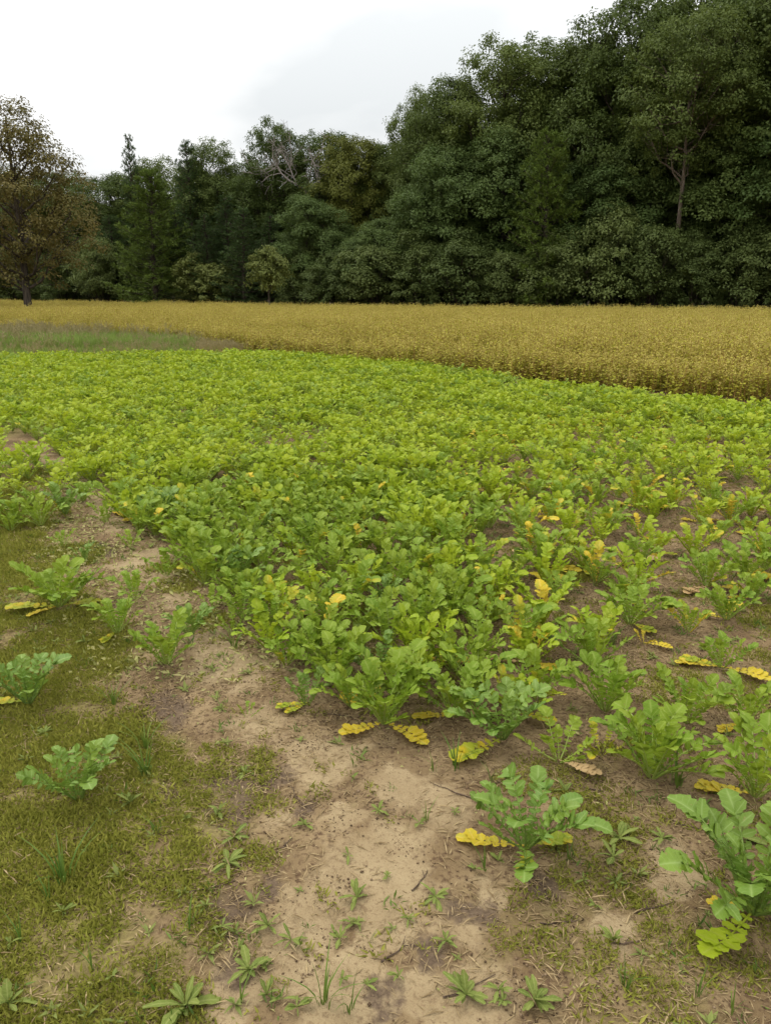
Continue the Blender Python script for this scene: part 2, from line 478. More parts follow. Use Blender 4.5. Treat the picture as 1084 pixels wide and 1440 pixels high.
def masks(x, y):
    x = np.asarray(x, float); y = np.asarray(y, float)
    pd = seg_dist(x, y, PATHG)
    wid = 0.10 + 0.06 * np.clip(4 - y, 0, 3)
    strip = 1 - sstep(wid * 0.5, wid * 1.5, pd + (fbm(x * 4, y * 4) - 0.5) * 0.35)
    sand = np.maximum(blob(x, y, SANDG), strip * sstep(0.38, 0.62, fbm(x * 4 + 40, y * 4)) * 0.7)
    dark = blob(x, y, DARKG) * (0.55 + 0.45 * fbm(x * 14, y * 14, 2))
    left = sstep(0.10, 0.75, path_x(y) - x + (fbm(x * 2.2, y * 2.2) - 0.5) * 0.7 + (fbm(x * 9, y * 9, 3) - 0.5) * 0.5)
    moss = left * (y < 9) * (0.50 + 0.50 * sstep(0.34, 0.54, fbm(x * 3.4 + 20, y * 3.4, 4)))
    right = sstep(0.44, 0.66, fbm(x * 3.2 + 70, y * 3.2 + 11, 4)) * 0.38 * (y < 4.5) * (x > path_x(y))
    corner = sstep(0.0, 0.45, x - 0.16 - (y - 0.6) * 0.9) * (y < 1.55) * sstep(0.35, 0.6, fbm(x * 5, y * 5, 3)) * 0.8
    moss = np.maximum(np.maximum(moss, right), corner)
    moss = moss * (1 - sand * 0.75) * (1 - dark * 0.6)
    return sand, dark, moss


# ------------------------------------------------------------------ ground sheet
def axis(lo, hi, step, far):
    a = list(np.arange(lo, hi + 1e-6, step))
    s = step; p = hi
    while p < far:
        s *= 1.35; p += s; a.append(p)
    s = step; p = lo
    while p > -far:
        s *= 1.35; p -= s; a.insert(0, p)
    return np.array(a)


gx = axis(-3.2, 3.2, 0.024, 3000)
gy = axis(0.7, 7.5, 0.024, 3000)
X, Y = np.meshgrid(gx, gy)
Z = ground_z(X, Y)
sand, dark, moss = masks(X, Y)
near_fine = (np.hypot(X, Y) < 6)
Z = Z - dark * 0.006 * near_fine
mb = MB()
nx, ny = len(gx), len(gy)
I = (np.arange(ny - 1)[:, None] * nx + np.arange(nx - 1)[None]).reshape(-1)
mb.add(np.stack([X, Y, Z], -1).reshape(-1, 3), np.stack([I, I + 1, I + nx + 1, I + nx], -1))


def ground_material():
    m, N, L = base_nodes('soil')
    o = N('ShaderNodeOutputMaterial')
    tcn = N('ShaderNodeTexCoord')

    def noise(scale, detail=4, rough=0.55):
        n = N('ShaderNodeTexNoise'); n.inputs['Scale'].default_value = scale; n.inputs['Detail'].default_value = detail
        n.inputs['Roughness'].default_value = rough
        L(tcn.outputs['Object'], n.inputs['Vector']); return n.outputs[0]

    def rng_(v, a, b, c=0.0, d=1.0):
        r = N('ShaderNodeMapRange'); r.inputs['From Min'].default_value = a; r.inputs['From Max'].default_value = b
        r.inputs['To Min'].default_value = c; r.inputs['To Max'].default_value = d
        L(v, r.inputs['Value']); return r.outputs[0]

    def mixc(f, a, b):
        x = N('ShaderNodeMix'); x.data_type = 'RGBA'
        for k, v in (('Factor', f), ('A', a), ('B', b)):
            if isinstance(v, tuple): x.inputs[k].default_value = (*v, 1)
            elif isinstance(v, float): x.inputs[k].default_value = v
            else: L(v, x.inputs[k])
        return x.outputs['Result']

    def attr(nm):
        a = N('ShaderNodeAttribute'); a.attribute_name = nm; return a.outputs['Fac']

    def math_(op, a, b):
        x = N('ShaderNodeMath'); x.operation = op
        for i, v in enumerate((a, b)):
            if isinstance(v, float): x.inputs[i].default_value = v
            else: L(v, x.inputs[i])
        return x.outputs[0]
    soil = mixc(rng_(noise(5.0, 6), 0.35, 0.68), (0.160, 0.106, 0.053), (0.285, 0.203, 0.108))
    soil = mixc(rng_(noise(60.0, 3), 0.50, 0.66), soil, (0.105, 0.064, 0.036))
    sandc = mixc(rng_(noise(9.0, 5), 0.3, 0.7), (0.275, 0.200, 0.108), (0.355, 0.268, 0.150))
    sandc = mixc(rng_(noise(48.0, 5, 0.7), 0.54, 0.66, 0, 0.75), sandc, (0.180, 0.122, 0.066))
    sandc = mixc(rng_(noise(150.0, 2), 0.56, 0.72, 0, 0.6), sandc, (0.17, 0.105, 0.06))
    sandf = rng_(math_('ADD', attr('sand'), math_('MULTIPLY', math_('SUBTRACT', noise(16.0, 7, 0.72), 0.5), 1.7)), 0.15, 0.6)
    c = mixc(sandf, soil, sandc)
    darkf = rng_(math_('ADD', attr('dark'), math_('MULTIPLY', math_('SUBTRACT', noise(24.0, 7, 0.75), 0.5), 2.0)), 0.25, 0.75)
    c = mixc(darkf, c, mixc(rng_(noise(110.0, 2), 0.35, 0.65), (0.105, 0.072, 0.046), (0.160, 0.112, 0.072)))
    mossf = rng_(math_('ADD', attr('moss'), math_('MULTIPLY', math_('SUBTRACT', noise(18.0, 5, 0.7), 0.5), 0.9)), 0.2, 0.75, 0, 0.85)
    c = mixc(mossf, c, mixc(rng_(noise(70.0, 3), 0.35, 0.65), (0.140, 0.112, 0.042), (0.255, 0.210, 0.075)))
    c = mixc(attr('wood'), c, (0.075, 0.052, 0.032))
    p = N('ShaderNodeBsdfPrincipled'); p.inputs['Roughness'].default_value = 0.95; p.inputs['Specular IOR Level'].default_value = 0.1
    L(c, p.inputs['Base Color'])
    h = math_('ADD', math_('MULTIPLY', noise(40.0, 6, 0.65), 0.7), math_('MULTIPLY', noise(220.0, 3, 0.6), 0.3))
    bp = N('ShaderNodeBump'); bp.inputs['Strength'].default_value = 0.9; bp.inputs['Distance'].default_value = 0.02
    L(h, bp.inputs['Height']); bp.inputs['Distance'].default_value = 0.012; L(bp.outputs[0], p.inputs['Normal'])
    L(p.outputs[0], o.inputs[0])
    return m


M['soil'] = ground_material()
gme = mb.mesh('ground', ['soil'])
TREELINE = [(-95, 95), (-60, 80), (-33, 64), (0, 44), (18, 36.5), (27, 31), (34, 20), (38, 5)]


def tline(x):
    return np.interp(x, [p[0] for p in TREELINE], [p[1] for p in TREELINE])


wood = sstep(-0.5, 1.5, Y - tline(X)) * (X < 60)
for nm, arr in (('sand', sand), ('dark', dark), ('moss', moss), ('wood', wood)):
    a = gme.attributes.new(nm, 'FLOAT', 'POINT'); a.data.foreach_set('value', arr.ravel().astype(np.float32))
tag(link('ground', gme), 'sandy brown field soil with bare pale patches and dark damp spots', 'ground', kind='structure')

# ------------------------------------------------------------------ trees
UP = np.array([0, 0, 1.0])


def unit(v):
    return v / (np.linalg.norm(v, axis=-1, keepdims=True) + 1e-9)


def sph(n, rg):
    v = rg.normal(size=(n, 3))
    return unit(v)


def wander(p0, p1, n, amp, rg, sag=0.0):
    t = np.linspace(0, 1, n)[:, None]
    p = p0 + (p1 - p0) * t
    w = np.cumsum(rg.normal(size=(n, 3)), 0) * amp
    w = w - t * w[-1]
    w[0] = 0
    p = p + w
    p[:, 2] += (np.sin(t[:, 0] * math.pi)) * sag
    return p


def broadleaf(name, seed, H, Rr, cb, nl, K, m, leaf, mat, bark='bark', trunk_r=0.2, rc=0.55, lobe=0.44, shrubby=False, hang=0.0, loose=0.0, taper=0.22, limb=0.0):
    """trunk mesh and crown mesh of a broad-leaved tree, base at the origin"""
    rg = np.random.RandomState(seed)
    cz = (cb + 1) / 2 * H; hz = (1 - cb) / 2 * H
    tr = MB(); cr_ = MB()
    lean = rg.normal(size=2) * 0.03 * H
    top = np.array([lean[0], lean[1], H * 0.86])
    if not shrubby:
        tp = wander(np.array([0, 0, -0.15]), top, 9, 0.02 * H / 9, rg)
        tr.tube(tp, np.linspace(1, 0.12, 9) ** 0.9 * trunk_r * np.array([1.25] + [1] * 8), 7)
    ga = 2.39996
    cents = []
    for i in range(nl):
        u = 1 - 2 * (i + 0.5) / nl
        th = i * ga + rg.uniform(-.4, .4)
        rr = math.sqrt(max(0, 1 - u * u))
        k = rg.uniform(0.48, 0.72)
        # crown widest a little under the middle
        wide = 1.0 - taper * max(0, u)
        cents.append(np.array([math.cos(th) * rr * k * Rr * wide + lean[0] * 0.6, math.sin(th) * rr * k * Rr * wide + lean[1] * 0.6, cz + u * k * hz * 1.08]))
    cents.append(np.array([lean[0] * 0.7, lean[1] * 0.7, cz + 0.1 * hz]))
    rl = np.array([rg.uniform(0.75, 1.2) * lobe * Rr for _ in cents])
    for i, c in enumerate(cents):
        if shrubby:
            p0 = np.array([rg.normal() * 0.15, rg.normal() * 0.15, -0.1])
            r0 = trunk_r * 0.45
        else:
            zz = np.clip((c[2] - 0.35 * np.hypot(c[0], c[1]) - 0.1 * H), max(cb * H * 0.6, limb * H * rg.uniform(0.85, 1.3)), H * 0.8)
            p0 = np.array([np.interp(zz, tp[:, 2], tp[:, 0]), np.interp(zz, tp[:, 2], tp[:, 1]), zz])
            r0 = trunk_r * 0.42 * (1.1 - 0.6 * zz / H)
        lp = wander(p0, c, 6, 0.03 * Rr, rg, -0.05 * Rr)
        tr.tube(lp, np.linspace(r0, r0 * 0.3, 6), 5)
        d = sph(K, rg)
        d[:, 2] = np.where(d[:, 2] < -0.55, -d[:, 2], d[:, 2])
        cc = c + d * np.array([1, 1, 0.82]) * (rl[i] * np.where(rg.rand(K) < 0.72, rg.uniform(0.8, 1.12, K), rg.uniform(0.35, 0.8, K)))[:, None]
        # clumps buried deep inside another lobe are thinned
        keep = np.ones(K, bool)
        for j, c2 in enumerate(cents):
            if j != i:
                keep &= ~((np.linalg.norm((cc - c2) / np.array([1, 1, 0.85]), axis=1) < rl[j] * 0.72) & (rg.rand(K) < 0.75))
        keep &= cc[:, 2] > 0.1
        if loose:
            keep &= rg.rand(K) > loose
        cc = cc[keep]; d = d[keep]
        for q in range(0, len(cc), 3):
            tr.tube(wander(lp[rg.randint(2, 6)], cc[q], 4, 0.015 * Rr, rg), np.linspace(r0 * 0.28, r0 * 0.06, 4), 3)
        n = len(cc) * m
        if n == 0:
            continue
        C = np.repeat(cc, m, 0); D = np.repeat(d, m, 0)
        csz = np.repeat(rg.uniform(0.65, 1.3, len(cc)), m)
        off = sph(n, rg) * (rg.rand(n) ** 0.5)[:, None] * np.array([1, 1, 0.62]) * (rc * csz)[:, None]
        off[:, 2] -= hang * np.hypot(off[:, 0], off[:, 1])
        pos = C + off
        nr = unit(UP * 0.75 + D * 0.45 + unit(off) * 0.35 + rg.normal(size=(n, 3)) * 0.27)
        ax = unit(np.cross(nr, sph(n, rg))) + unit(off) * 0.5 - UP * 0.35
        ct = np.repeat(rg.rand(len(cc)), m)
        ls = leaf * rg.uniform(0.7, 1.3, n)
        cr_.leaves(pos, ax, nr, ls, ls * rg.uniform(0.55, 0.8, n), 0, np.clip(0.5 * ct + 0.5 * rg.rand(n), 0, 1))
    return tr.mesh(name + '_trunk', [bark]), cr_.mesh(name + '_crown', [mat]), H, Rr * 0.98 + 0.1


def pine(name, seed, H, Rr, cb, mat, dome=0.6, step=0.42, dens=1.0):
    rg = np.random.RandomState(seed)
    tr = MB(); cr_ = MB()
    tp = wander(np.array([0, 0, -0.15]), np.array([rg.normal() * .15, rg.normal() * .15, H * 0.985]), 10, 0.03, rg)
    tr.tube(tp, np.linspace(0.17, 0.015, 10) * H / 9, 7)
    z = cb * H
    B = []; AX = []
    while z < H * 0.97:
        f = (z - cb * H) / (H * (1 - cb))
        ln = Rr * ((1 - f) ** dome) * (0.75 + 0.25 * min(1, f * 6 + 0.3))
        nb = 6
        a0 = rg.rand() * 6.28
        for k in range(nb):
            an = a0 + k * 6.283 / nb + rg.uniform(-.3, .3)
            l_ = ln * rg.uniform(0.62, 1.18)
            if l_ < 0.15: l_ = 0.15
            up = 0.10 + 0.55 * f + rg.uniform(-.1, .15)
            dr = np.array([math.cos(an), math.sin(an), up])
            b0 = np.array([np.interp(z, tp[:, 2], tp[:, 0]), np.interp(z, tp[:, 2], tp[:, 1]), z + rg.uniform(-.15, .15)])
            bp = b0 + dr * l_ * np.linspace(0, 1, 4)[:, None]
            bp[:, 2] += np.array([0, -0.03, -0.02, 0.07]) * l_
            tr.tube(bp, np.linspace(0.03, 0.008, 4) * H / 9, 3)
            nt_ = int(max(4, l_ / 0.085 * dens))
            t = rg.uniform(0.25, 1.0, nt_)
            pp = b0 + dr * l_ * t[:, None]
            sdv = np.array([-math.sin(an), math.cos(an), 0])
            lat = rg.uniform(-1, 1, nt_) * (0.42 * l_ * (1.05 - t) + 0.10)
            pp = pp + sdv * lat[:, None] + UP * (rg.uniform(-0.06, 0.10, nt_) + 0.07 * l_ * t ** 3)[:, None]
            tw = unit(dr + sdv * np.sign(lat)[:, None] * 0.8 + UP * 0.35)
            B.append(pp); AX.append(tw)
        z += step * rg.uniform(0.8, 1.2) * (1.0 - 0.35 * f)
    B = np.concatenate(B); AX = np.concatenate(AX)
    tt = rg.rand(len(B))
    for q in range(8):
        ax = unit(AX + sph(len(B), rg) * 0.85)
        cr_.leaves(B, ax, unit(UP + sph(len(B), rg) * 0.5), rg.uniform(0.14, 0.26, len(B)), rg.uniform(0.026, 0.046, len(B)), 0, np.clip(tt * .6 + rg.rand(len(B)) * .4, 0, 1), 0.0)
    return tr.mesh(name + '_trunk', ['bark']), cr_.mesh(name + '_crown', [mat]), H, Rr


KIND = {}
KIND['oak'] = [broadleaf('oak_%d' % i, 100 + i, 14, 4.6, cbv, 21, 36, 72, 0.145, 'oak', rc=0.58, trunk_r=0.26, lobe=0.36) for i, cbv in enumerate((0.22, 0.3, 0.16))]
KIND['maple'] = [broadleaf('maple_%d' % i, 200 + i, 12, 4.2, 0.06, 22, 36, 72, 0.145, 'maple', rc=0.56, hang=0.25, trunk_r=0.2, lobe=0.36) for i in range(2)]
KIND['yellow'] = [broadleaf('yellow_oak_%d' % i, 300 + i, 13, 4.2, 0.2, 19, 30, 76, 0.145, 'oak_yellow', rc=0.57, trunk_r=0.22, lobe=0.37) for i in range(1)]
KIND['shrub'] = [broadleaf('shrub_%d' % i, 400 + i, 4.6, 2.3, 0.0, 14, 26, 56, 0.115, 'shrub', rc=0.40, shrubby=True, hang=0.2, trunk_r=0.09, lobe=0.42) for i in range(3)]
KIND['pine'] = [pine('pine_%d' % i, 500 + i, 10, 2.5, 0.04, 'pine', dome=0.75) for i in range(2)]
KIND['pine_light'] = [pine('light_pine_%d' % i, 520 + i, 8.5, 2.5, 0.02, 'pine_light', dome=0.6, step=0.36, dens=1.3) for i in range(1)]
KIND['high'] = [broadleaf('high_oak_0', 610, 15, 4.4, 0.50, 18, 30, 70, 0.145, 'oak', bark='bark_pale', rc=0.6, trunk_r=0.21, lobe=0.4, limb=0.54)]
KIND['slim'] = [broadleaf('slim_0', 715, 4.2, 1.3, 0.33, 10, 20, 30, 0.13, 'sapling', rc=0.3, trunk_r=0.075, lobe=0.42, taper=0.5)]
KIND['sapling'] = [broadleaf('sapling_0', 710, 4.2, 1.45, 0.16, 11, 20, 26, 0.14, 'sapling', rc=0.3, trunk_r=0.07, lobe=0.42), broadleaf('sapling_1', 711, 4.2, 1.6, 0.05, 11, 20, 26, 0.14, 'sapling', rc=0.32, trunk_r=0.06, lobe=0.42)]

CAT = {'oak': 'tree', 'maple': 'tree', 'yellow': 'tree', 'high': 'tree', 'sapling': 'tree', 'slim': 'tree', 'pine': 'pine tree', 'pine_light': 'pine tree', 'shrub': 'shrub'}
NAME = {'oak': 'oak_tree', 'maple': 'maple_tree', 'yellow': 'oak_tree', 'high': 'oak_tree', 'sapling': 'sapling', 'slim': 'sapling', 'pine': 'pine_tree', 'pine_light': 'pine_tree', 'shrub': 'shrub'}
trng = random.Random(5)
tcount = {}


def tree(kind, px, ytop, wpx, back, label, group=None, d=None):
    """a tree whose foot stands 'back' metres behind the forest edge along the pixel column, as tall as the photograph shows"""
    r = ray(px, 400)
    if d is None:
        lo, hi = 5.0, 150.0
        for _ in range(40):
            md = (lo + hi) / 2
            if md < float(tline(r[0] / r[1] * md)): lo = md
            else: hi = md
        d = lo + back
    x, y, zt = at_dist(px, ytop, d)
    w = wpx / FPX * d
    i = tcount.get(kind, 0); tcount[kind] = i + 1
    tm, cm, H, Rr = KIND[kind][i % len(KIND[kind])]
    root = link(NAME[kind], None, None, (x, y, 0), (0, 0, trng.uniform(0, 6.28)), (w / 2 / Rr, w / 2 / Rr, zt / H))
    root.empty_display_size = 0.3
    tag(root, label, CAT[kind], group)
    link('trunk', tm, root); link('crown', cm, root)
    return root


B1 = 'tall dark green broadleaf tree in the tall back row of the wood'
B2 = 'dense dark maple with foliage hanging low in the forest edge'
B3 = 'dark green pine rising inside the forest edge'
B4 = 'bushy green shrub at the foot of the forest edge behind the tan crop'
SKY = {150: 'broadleaf tree rising between the lone bronze tree and the light green pine', 222: 'broadleaf crown directly behind the rounded light green pine',
       298: 'broadleaf crown high behind the pair of young light green trees', 378: 'ragged topped tall tree beside the bare dead branches, behind the slender young tree',
       452: 'rounded tree crown standing right behind the bare dead branches', 572: 'dark tree stepping up between the yellowish skyline crown and the tallest trees',
       768: 'tall dark tree towering behind the soft light green pine of the wood', 985: 'towering tree directly behind the oak with the bare pale trunk'}
G1, G2, G3, G4 = 'tall trees of the wood', 'maples of the forest edge', 'pines of the wood', 'shrubs along the forest edge'
for px, yt, w, bk in [(-330, 190, 240, 6), (-190, 200, 220, 6), (-90, 205, 200, 6), (0, 225, 150, 8), (75, 232, 150, 9), (150, 222, 130, 8), (222, 212, 130, 10), (298, 188, 120, 9),
                      (340, 215, 120, 10), (378, 158, 125, 8), (452, 170, 130, 9), (540, 172, 110, 9), (575, 138, 110, 8), (602, 108, 90, 9), (640, 70, 140, 7),
                      (698, 40, 190, 6), (768, 30, 190, 8), (842, 8, 190, 7), (905, -35, 210, 6), (985, -70, 250, 8), (1072, -90, 270, 6),
                      (1180, -90, 290, 6), (1320, -90, 320, 6)]:
    lb = SKY.get(px)
    tree('oak', px, yt, w, bk, lb or B1, None if lb else G1)
for px, yt, w, bk in [(-200, 300, 200, 14), (-60, 290, 180, 15), (50, 280, 180, 16), (130, 270, 170, 15), (240, 260, 180, 16), (330, 250, 180, 15), (420, 240, 190, 16), (510, 230, 190, 15), (600, 180, 190, 15),
                      (690, 150, 200, 14), (780, 110, 220, 14), (870, 60, 220, 14), (960, 20, 240, 13), (1060, 0, 260, 13), (1170, 0, 280, 13)]:
    tree('oak', px, yt, w, bk, 'dark broadleaf tree filling the wood behind its tall skyline trees', 'inner trees of the wood')
for i_, px in enumerate(range(-120, 1330, 85)):
    tree('maple', px, np.interp(px, [0, 500, 700, 1000], [300, 280, 200, 120]), 210, 18 + (i_ % 3) * 2, 'shadowed broadleaf tree deep inside the wood', 'trees deep inside the wood')
tree('yellow', 492, 162, 120, 7, 'yellowish green rounded tree crown on the skyline behind the bare dead branches')
for px, yt, w, bk in [(562, 292, 150, 2.5), (505, 325, 110, 2.5), (612, 232, 150, 4), (648, 178, 170, 4), (712, 150, 180, 3.5), (845, 215, 180, 3.5), (1052, 150, 210, 3.0), (1150, 120, 240, 3), (905, 130, 160, 5)]:
    tree('maple', px, yt, w, bk, B2, G2)
tree('maple', 436, 262, 125, 3.0, 'rounded mid green tree under the bare dead branches at the forest edge')
tree('high', 984, 20, 190, 1.9, 'oak with a bare pale trunk showing above the shrubs of the forest edge')
for px, yt, w, bk in [(181, 190, 70, 6), (262, 193, 90, 6), (318, 276, 110, 3), (250, 292, 90, 2.6), (380, 300, 90, 4), (155, 300, 90, 3), (287, 300, 90, 0.8), (338, 288, 100, 0.2)]:
    tree('pine', px, yt, w, bk, B3, G3)
tree('pine_light', 205, 240, 140, -0.6, 'full rounded light green pine standing forward of the dark wood, branches to the ground')
tree('pine_light', 776, 185, 150, 0.9, 'soft light green pine between the tall dark maples of the wood')
for px, yt, w, bk in [(-120, 320, 150, 1), (-40, 335, 120, 1), (20, 350, 100, 1.5), (85, 345, 90, 1), (135, 325, 90, 0.8), (425, 345, 90, 2.0), (470, 352, 100, 0.8),
                      (528, 335, 120, 0.6), (592, 330, 120, 1.0), (655, 318, 130, 0.8), (716, 345, 100, 0.4), (782, 328, 120, 0.5), (862, 285, 150, 0.9),
                      (925, 305, 130, 0.6), (985, 330, 110, 0.4), (1058, 315, 130, 0.4), (1130, 300, 140, 0.5), (1220, 290, 160, 0.5)]:
    tree('shrub', px, yt, w, bk, B4, G4)
for px, yt, w, bk in [(q_, 345 + (q_ * 7) % 40, 150, 7 + (q_ * 3) % 5) for q_ in range(-100, 1300, 75)]:
    tree('shrub', px, yt, w, bk, 'shadowed shrub of the undergrowth inside the wood', 'undergrowth inside the wood')
for px, yt, w in [(268, 352, 66), (303, 362, 70)]:
    tree('sapling', px, yt, w, 0, 'young light green tree in the pair at the forest edge beside the light green pine', 'pair of young trees', d=None)
SAP = tree('slim', 377, 344, 64, 0, 'small slender young tree standing alone in the tan crop before the wood', d=41.0)

# the lone bronze tree
LT = at_dist(41, 430, 41.0)
tm, cm, H_, R_ = broadleaf('lone_tree', 811, 11.3, 5.0, 0.05, 30, 26, 46, 0.13, 'lone', rc=0.52, trunk_r=0.22, lobe=0.28, loose=0.14, limb=0.17, hang=0.15, taper=0.75)
lone = link('shade_tree', None, None, (LT[0], LT[1], 0), (0, 0, 0.6))
tag(lone, 'lone bronze brown tree with a short dark trunk standing in the tan crop', 'tree')
link('trunk', tm, lone); link('crown', cm, lone)

# bare dead tree against the crowns
rg = np.random.RandomState(91)
mbd = MB()
dd = 53.5
bx, by, _ = at_dist(432, 300, dd)
hd = at_dist(430, 262, dd)[2]


def branchy(p, d, ln, r, lev):
    n = 6
    pts = [p]
    for i in range(n - 1):
        d = unit(d + rg.normal(size=3) * 0.22 + UP * 0.05)
        pts.append(pts[-1] + d * ln / (n - 1))
    pts = np.array(pts)
    mbd.tube(pts, np.linspace(r, r * 0.45, n), 5 if lev < 2 else 4)
    if lev >= 4:
        return
    for i in range(rg.randint(4, 6)):
        k = rg.randint(1, n)
        branchy(pts[k], unit(d + rg.normal(size=3) * 0.8), ln * rg.uniform(0.4, 0.7), max(r * 0.5, 0.012), lev + 1)


tk = wander(np.array([0, 0, -0.2]), np.array([0, 0, hd - 0.2]), 6, 0.05, rg)
mbd.tube(tk, np.linspace(0.2, 0.13, 6), 7)
branchy(tk[-1], np.array([-0.9, -0.45, 0.6]), 3.2, 0.075, 1)
branchy(tk[-1], np.array([-0.75, -0.3, 0.25]), 2.8, 0.06, 1)
branchy(tk[-1], np.array([0.35, -0.4, 0.9]), 2.2, 0.06, 1)
branchy(tk[-1], np.array([0.7, 0.1, 0.8]), 2.0, 0.05, 1)
dt = link('dead_tree', None, None, (bx, by, 0))
tag(dt, 'dead tree with bare grey spreading branches against the green wood', 'tree')
link('trunk', mbd.mesh('dead_tree_wood', ['bark_dead']), dt)

# ------------------------------------------------------------------ buckwheat crop
rg = np.random.RandomState(21)


def buckwheat_clump(seed, nst, rad):
    rg = np.random.RandomState(seed)
    b = MB()
    for i in range(nst):
        a = rg.rand() * 6.28; r_ = rad * math.sqrt(rg.rand())
        p0 = np.array([math.cos(a) * r_, math.sin(a) * r_, -0.02])
        h = rg.uniform(0.62, 0.88)
        p1 = p0 + np.array([rg.normal() * .06, rg.normal() * .06, h])
        pts = wander(p0, p1, 5, 0.008, rg)
        b.tube(pts, np.linspace(0.0042, 0.002, 5), 3, 2, rg.rand())
        nl = rg.randint(8, 12)
        t = rg.uniform(0.06, 0.97, nl)
        c = np.stack([np.interp(t * h, pts[:, 2] - p0[2], pts[:, k]) for k in range(3)], 1)
        dr = sph(nl, rg); dr[:, 2] = rg.uniform(-0.35, 0.35, nl)
        b.leaves(c + unit(dr) * 0.025, dr, unit(UP + sph(nl, rg) * .6), rg.uniform(.045, .075, nl) * (1.15 - .45 * t), rg.uniform(.04, .06, nl) * (1.15 - .45 * t), 0, np.clip(t * 0.6 + rg.rand(nl) * .4, 0, 1))
        nh = rg.randint(5, 8)
        t = rg.uniform(0.68, 1.0, nh); t[0] = 1.0
        c = np.stack([np.interp(t * h, pts[:, 2] - p0[2], pts[:, k]) for k in range(3)], 1) + sph(nh, rg) * 0.045
        for q in range(5):
            n = nh
            b.leaves(c + sph(n, rg) * .010, sph(n, rg), sph(n, rg), rg.uniform(.014, .028, n), rg.uniform(.011, .019, n), 1, rg.rand(n))
    return b


BW = [buckwheat_clump(40 + i, 9, 0.17).mesh('buckwheat_clump_%d' % i, ['bw_leaf', 'bw_head', 'bw_stem']) for i in range(6)]
BWP = [buckwheat_clump(60 + i, 2, 0.03).mesh('buckwheat_stalks_%d' % i, ['bw_leaf', 'bw_head', 'bw_stem']) for i in range(5)]
FRONT = [(-60, 40), (-26, 31), (-12, 27.5), (-6.2, 24.5), (-2.9, 19.5), (5.4, 10.9), (11.5, 4.6)]
BWPOLY = FRONT + [(36, 4.6), (33, 20), (26, 30.5), (17.5, 35.6), (0, 43), (-33, 63), (-60, 79)]


def jitter_grid(x0, x1, y0, y1, s, rg, j=0.5):
    gx_, gy_ = np.meshgrid(np.arange(x0, x1, s), np.arange(y0, y1, s))
    x = gx_.ravel() + rg.uniform(-j, j, gx_.size) * s; y = gy_.ravel() + rg.uniform(-j, j, gx_.size) * s
    return x, y


x, y = jitter_grid(-60, 36, 4, 80, 0.23, rg)
k = in_poly(BWPOLY, x + (fbm(x * 1.5, y * 1.5) - .5) * 0.7, y)
u_, v_ = to_px(x, y, 0.6)
k &= (u_ > -120) & (u_ < PW + 120) & (y > 2)
k &= np.hypot(x - LT[0], (y - LT[1])) > 1.3 + rg.rand(len(x)) * 0.8
k &= (y < 26) | (rg.rand(len(x)) < 0.62)
x, y = x[k], y[k]
n = len(x)
fd = seg_dist(x, y, FRONT)
edge = sstep(-0.1, 1.8, fd + (fbm(x * 2, y * 2, 2) - .5) * .6)
hs = (0.84 + 0.28 * fbm(x * 0.5 + 8, y * 0.5, 3)) * rg.uniform(0.86, 1.12, n) * (0.62 + 0.38 * edge)
scatter('buckwheat_crop', np.stack([x, y, np.zeros(n)], 1), np.stack([rg.normal(size=n) * .05, rg.normal(size=n) * .05, rg.rand(n) * 6.28], 1),
        np.stack([np.ones(n), np.ones(n), hs], 1), rg.randint(0, len(BW), n), BW,
        'golden brown mass of ripening buckwheat filling the field before the wood', 'crop')
print('buckwheat clumps', n)
# single plants along the front edge
FE = np.array(FRONT[3:6])
for i in range(280):
    t = rg.rand() * 2
    a, b = (FE[0], FE[1]) if (t < 0.35) else (FE[1], FE[2])
    q = rg.rand()
    p = a + (b - a) * q
    nrm = unit(np.array([-(b - a)[1], (b - a)[0]])); nrm = nrm if nrm[1] < 0 else -nrm
    p = p + nrm * (rg.rand() ** 2 * 0.55 - 0.05)
    o = link('buckwheat_plant', BWP[rg.randint(len(BWP))], None, (p[0], p[1], 0), (rg.normal() * .06, rg.normal() * .06, rg.rand() * 6.28), (1, 1, rg.uniform(0.35, 0.8)))
    tag(o, 'thin reddish stemmed buckwheat plant on the ragged front edge of the tan crop', 'crop plant', 'edge plants of the buckwheat')


# ------------------------------------------------------------------ wild grass strip
def grass_tuft(seed, nb, h, spread, mat, seedmat=None, w=0.006, curl=0.5):
    rg = np.random.RandomState(seed)
    b = MB()
    for i in range(nb):
        a = rg.rand() * 6.28
        out_ = np.array([math.cos(a), math.sin(a), 0])
        p = out_ * rg.rand() * spread * 0.35
        hh = h * rg.uniform(0.5, 1.1)
        c = rg.uniform(0.1, curl) * hh
        side = np.array([-out_[1], out_[0], 0])
        V = []
        for s_ in range(5):
            t = s_ / 4
            q = p + out_ * c * t * t + UP * hh * (t - 0.25 * (c / hh) * t * t)
            ww = w * (1 - t) ** 0.6 * (0.6 if s_ == 0 else 1)
            V += [q - side * ww, q + side * ww]
        F = [[2 * s_, 2 * s_ + 1, 2 * s_ + 3, 2 * s_ + 2] for s_ in range(4)]
        b.add(V, F, 0, rg.rand())
        if seedmat and rg.rand() < 0.5:
            n = 7
            e = np.array(V[-1]); base = p + out_ * c * 0.6 + UP * hh * 0.72
            tt = rg.rand(n)[:, None]
            b.leaves(base + (e - base) * tt + sph(n, rg) * .012, sph(n, rg) * .5 + UP, sph(n, rg), rg.uniform(.03, .06, n), rg.uniform(.012, .02, n), 1, rg.rand(n))
    return b.mesh('tuft_%d' % seed, [mat] + ([seedmat] if seedmat else []))


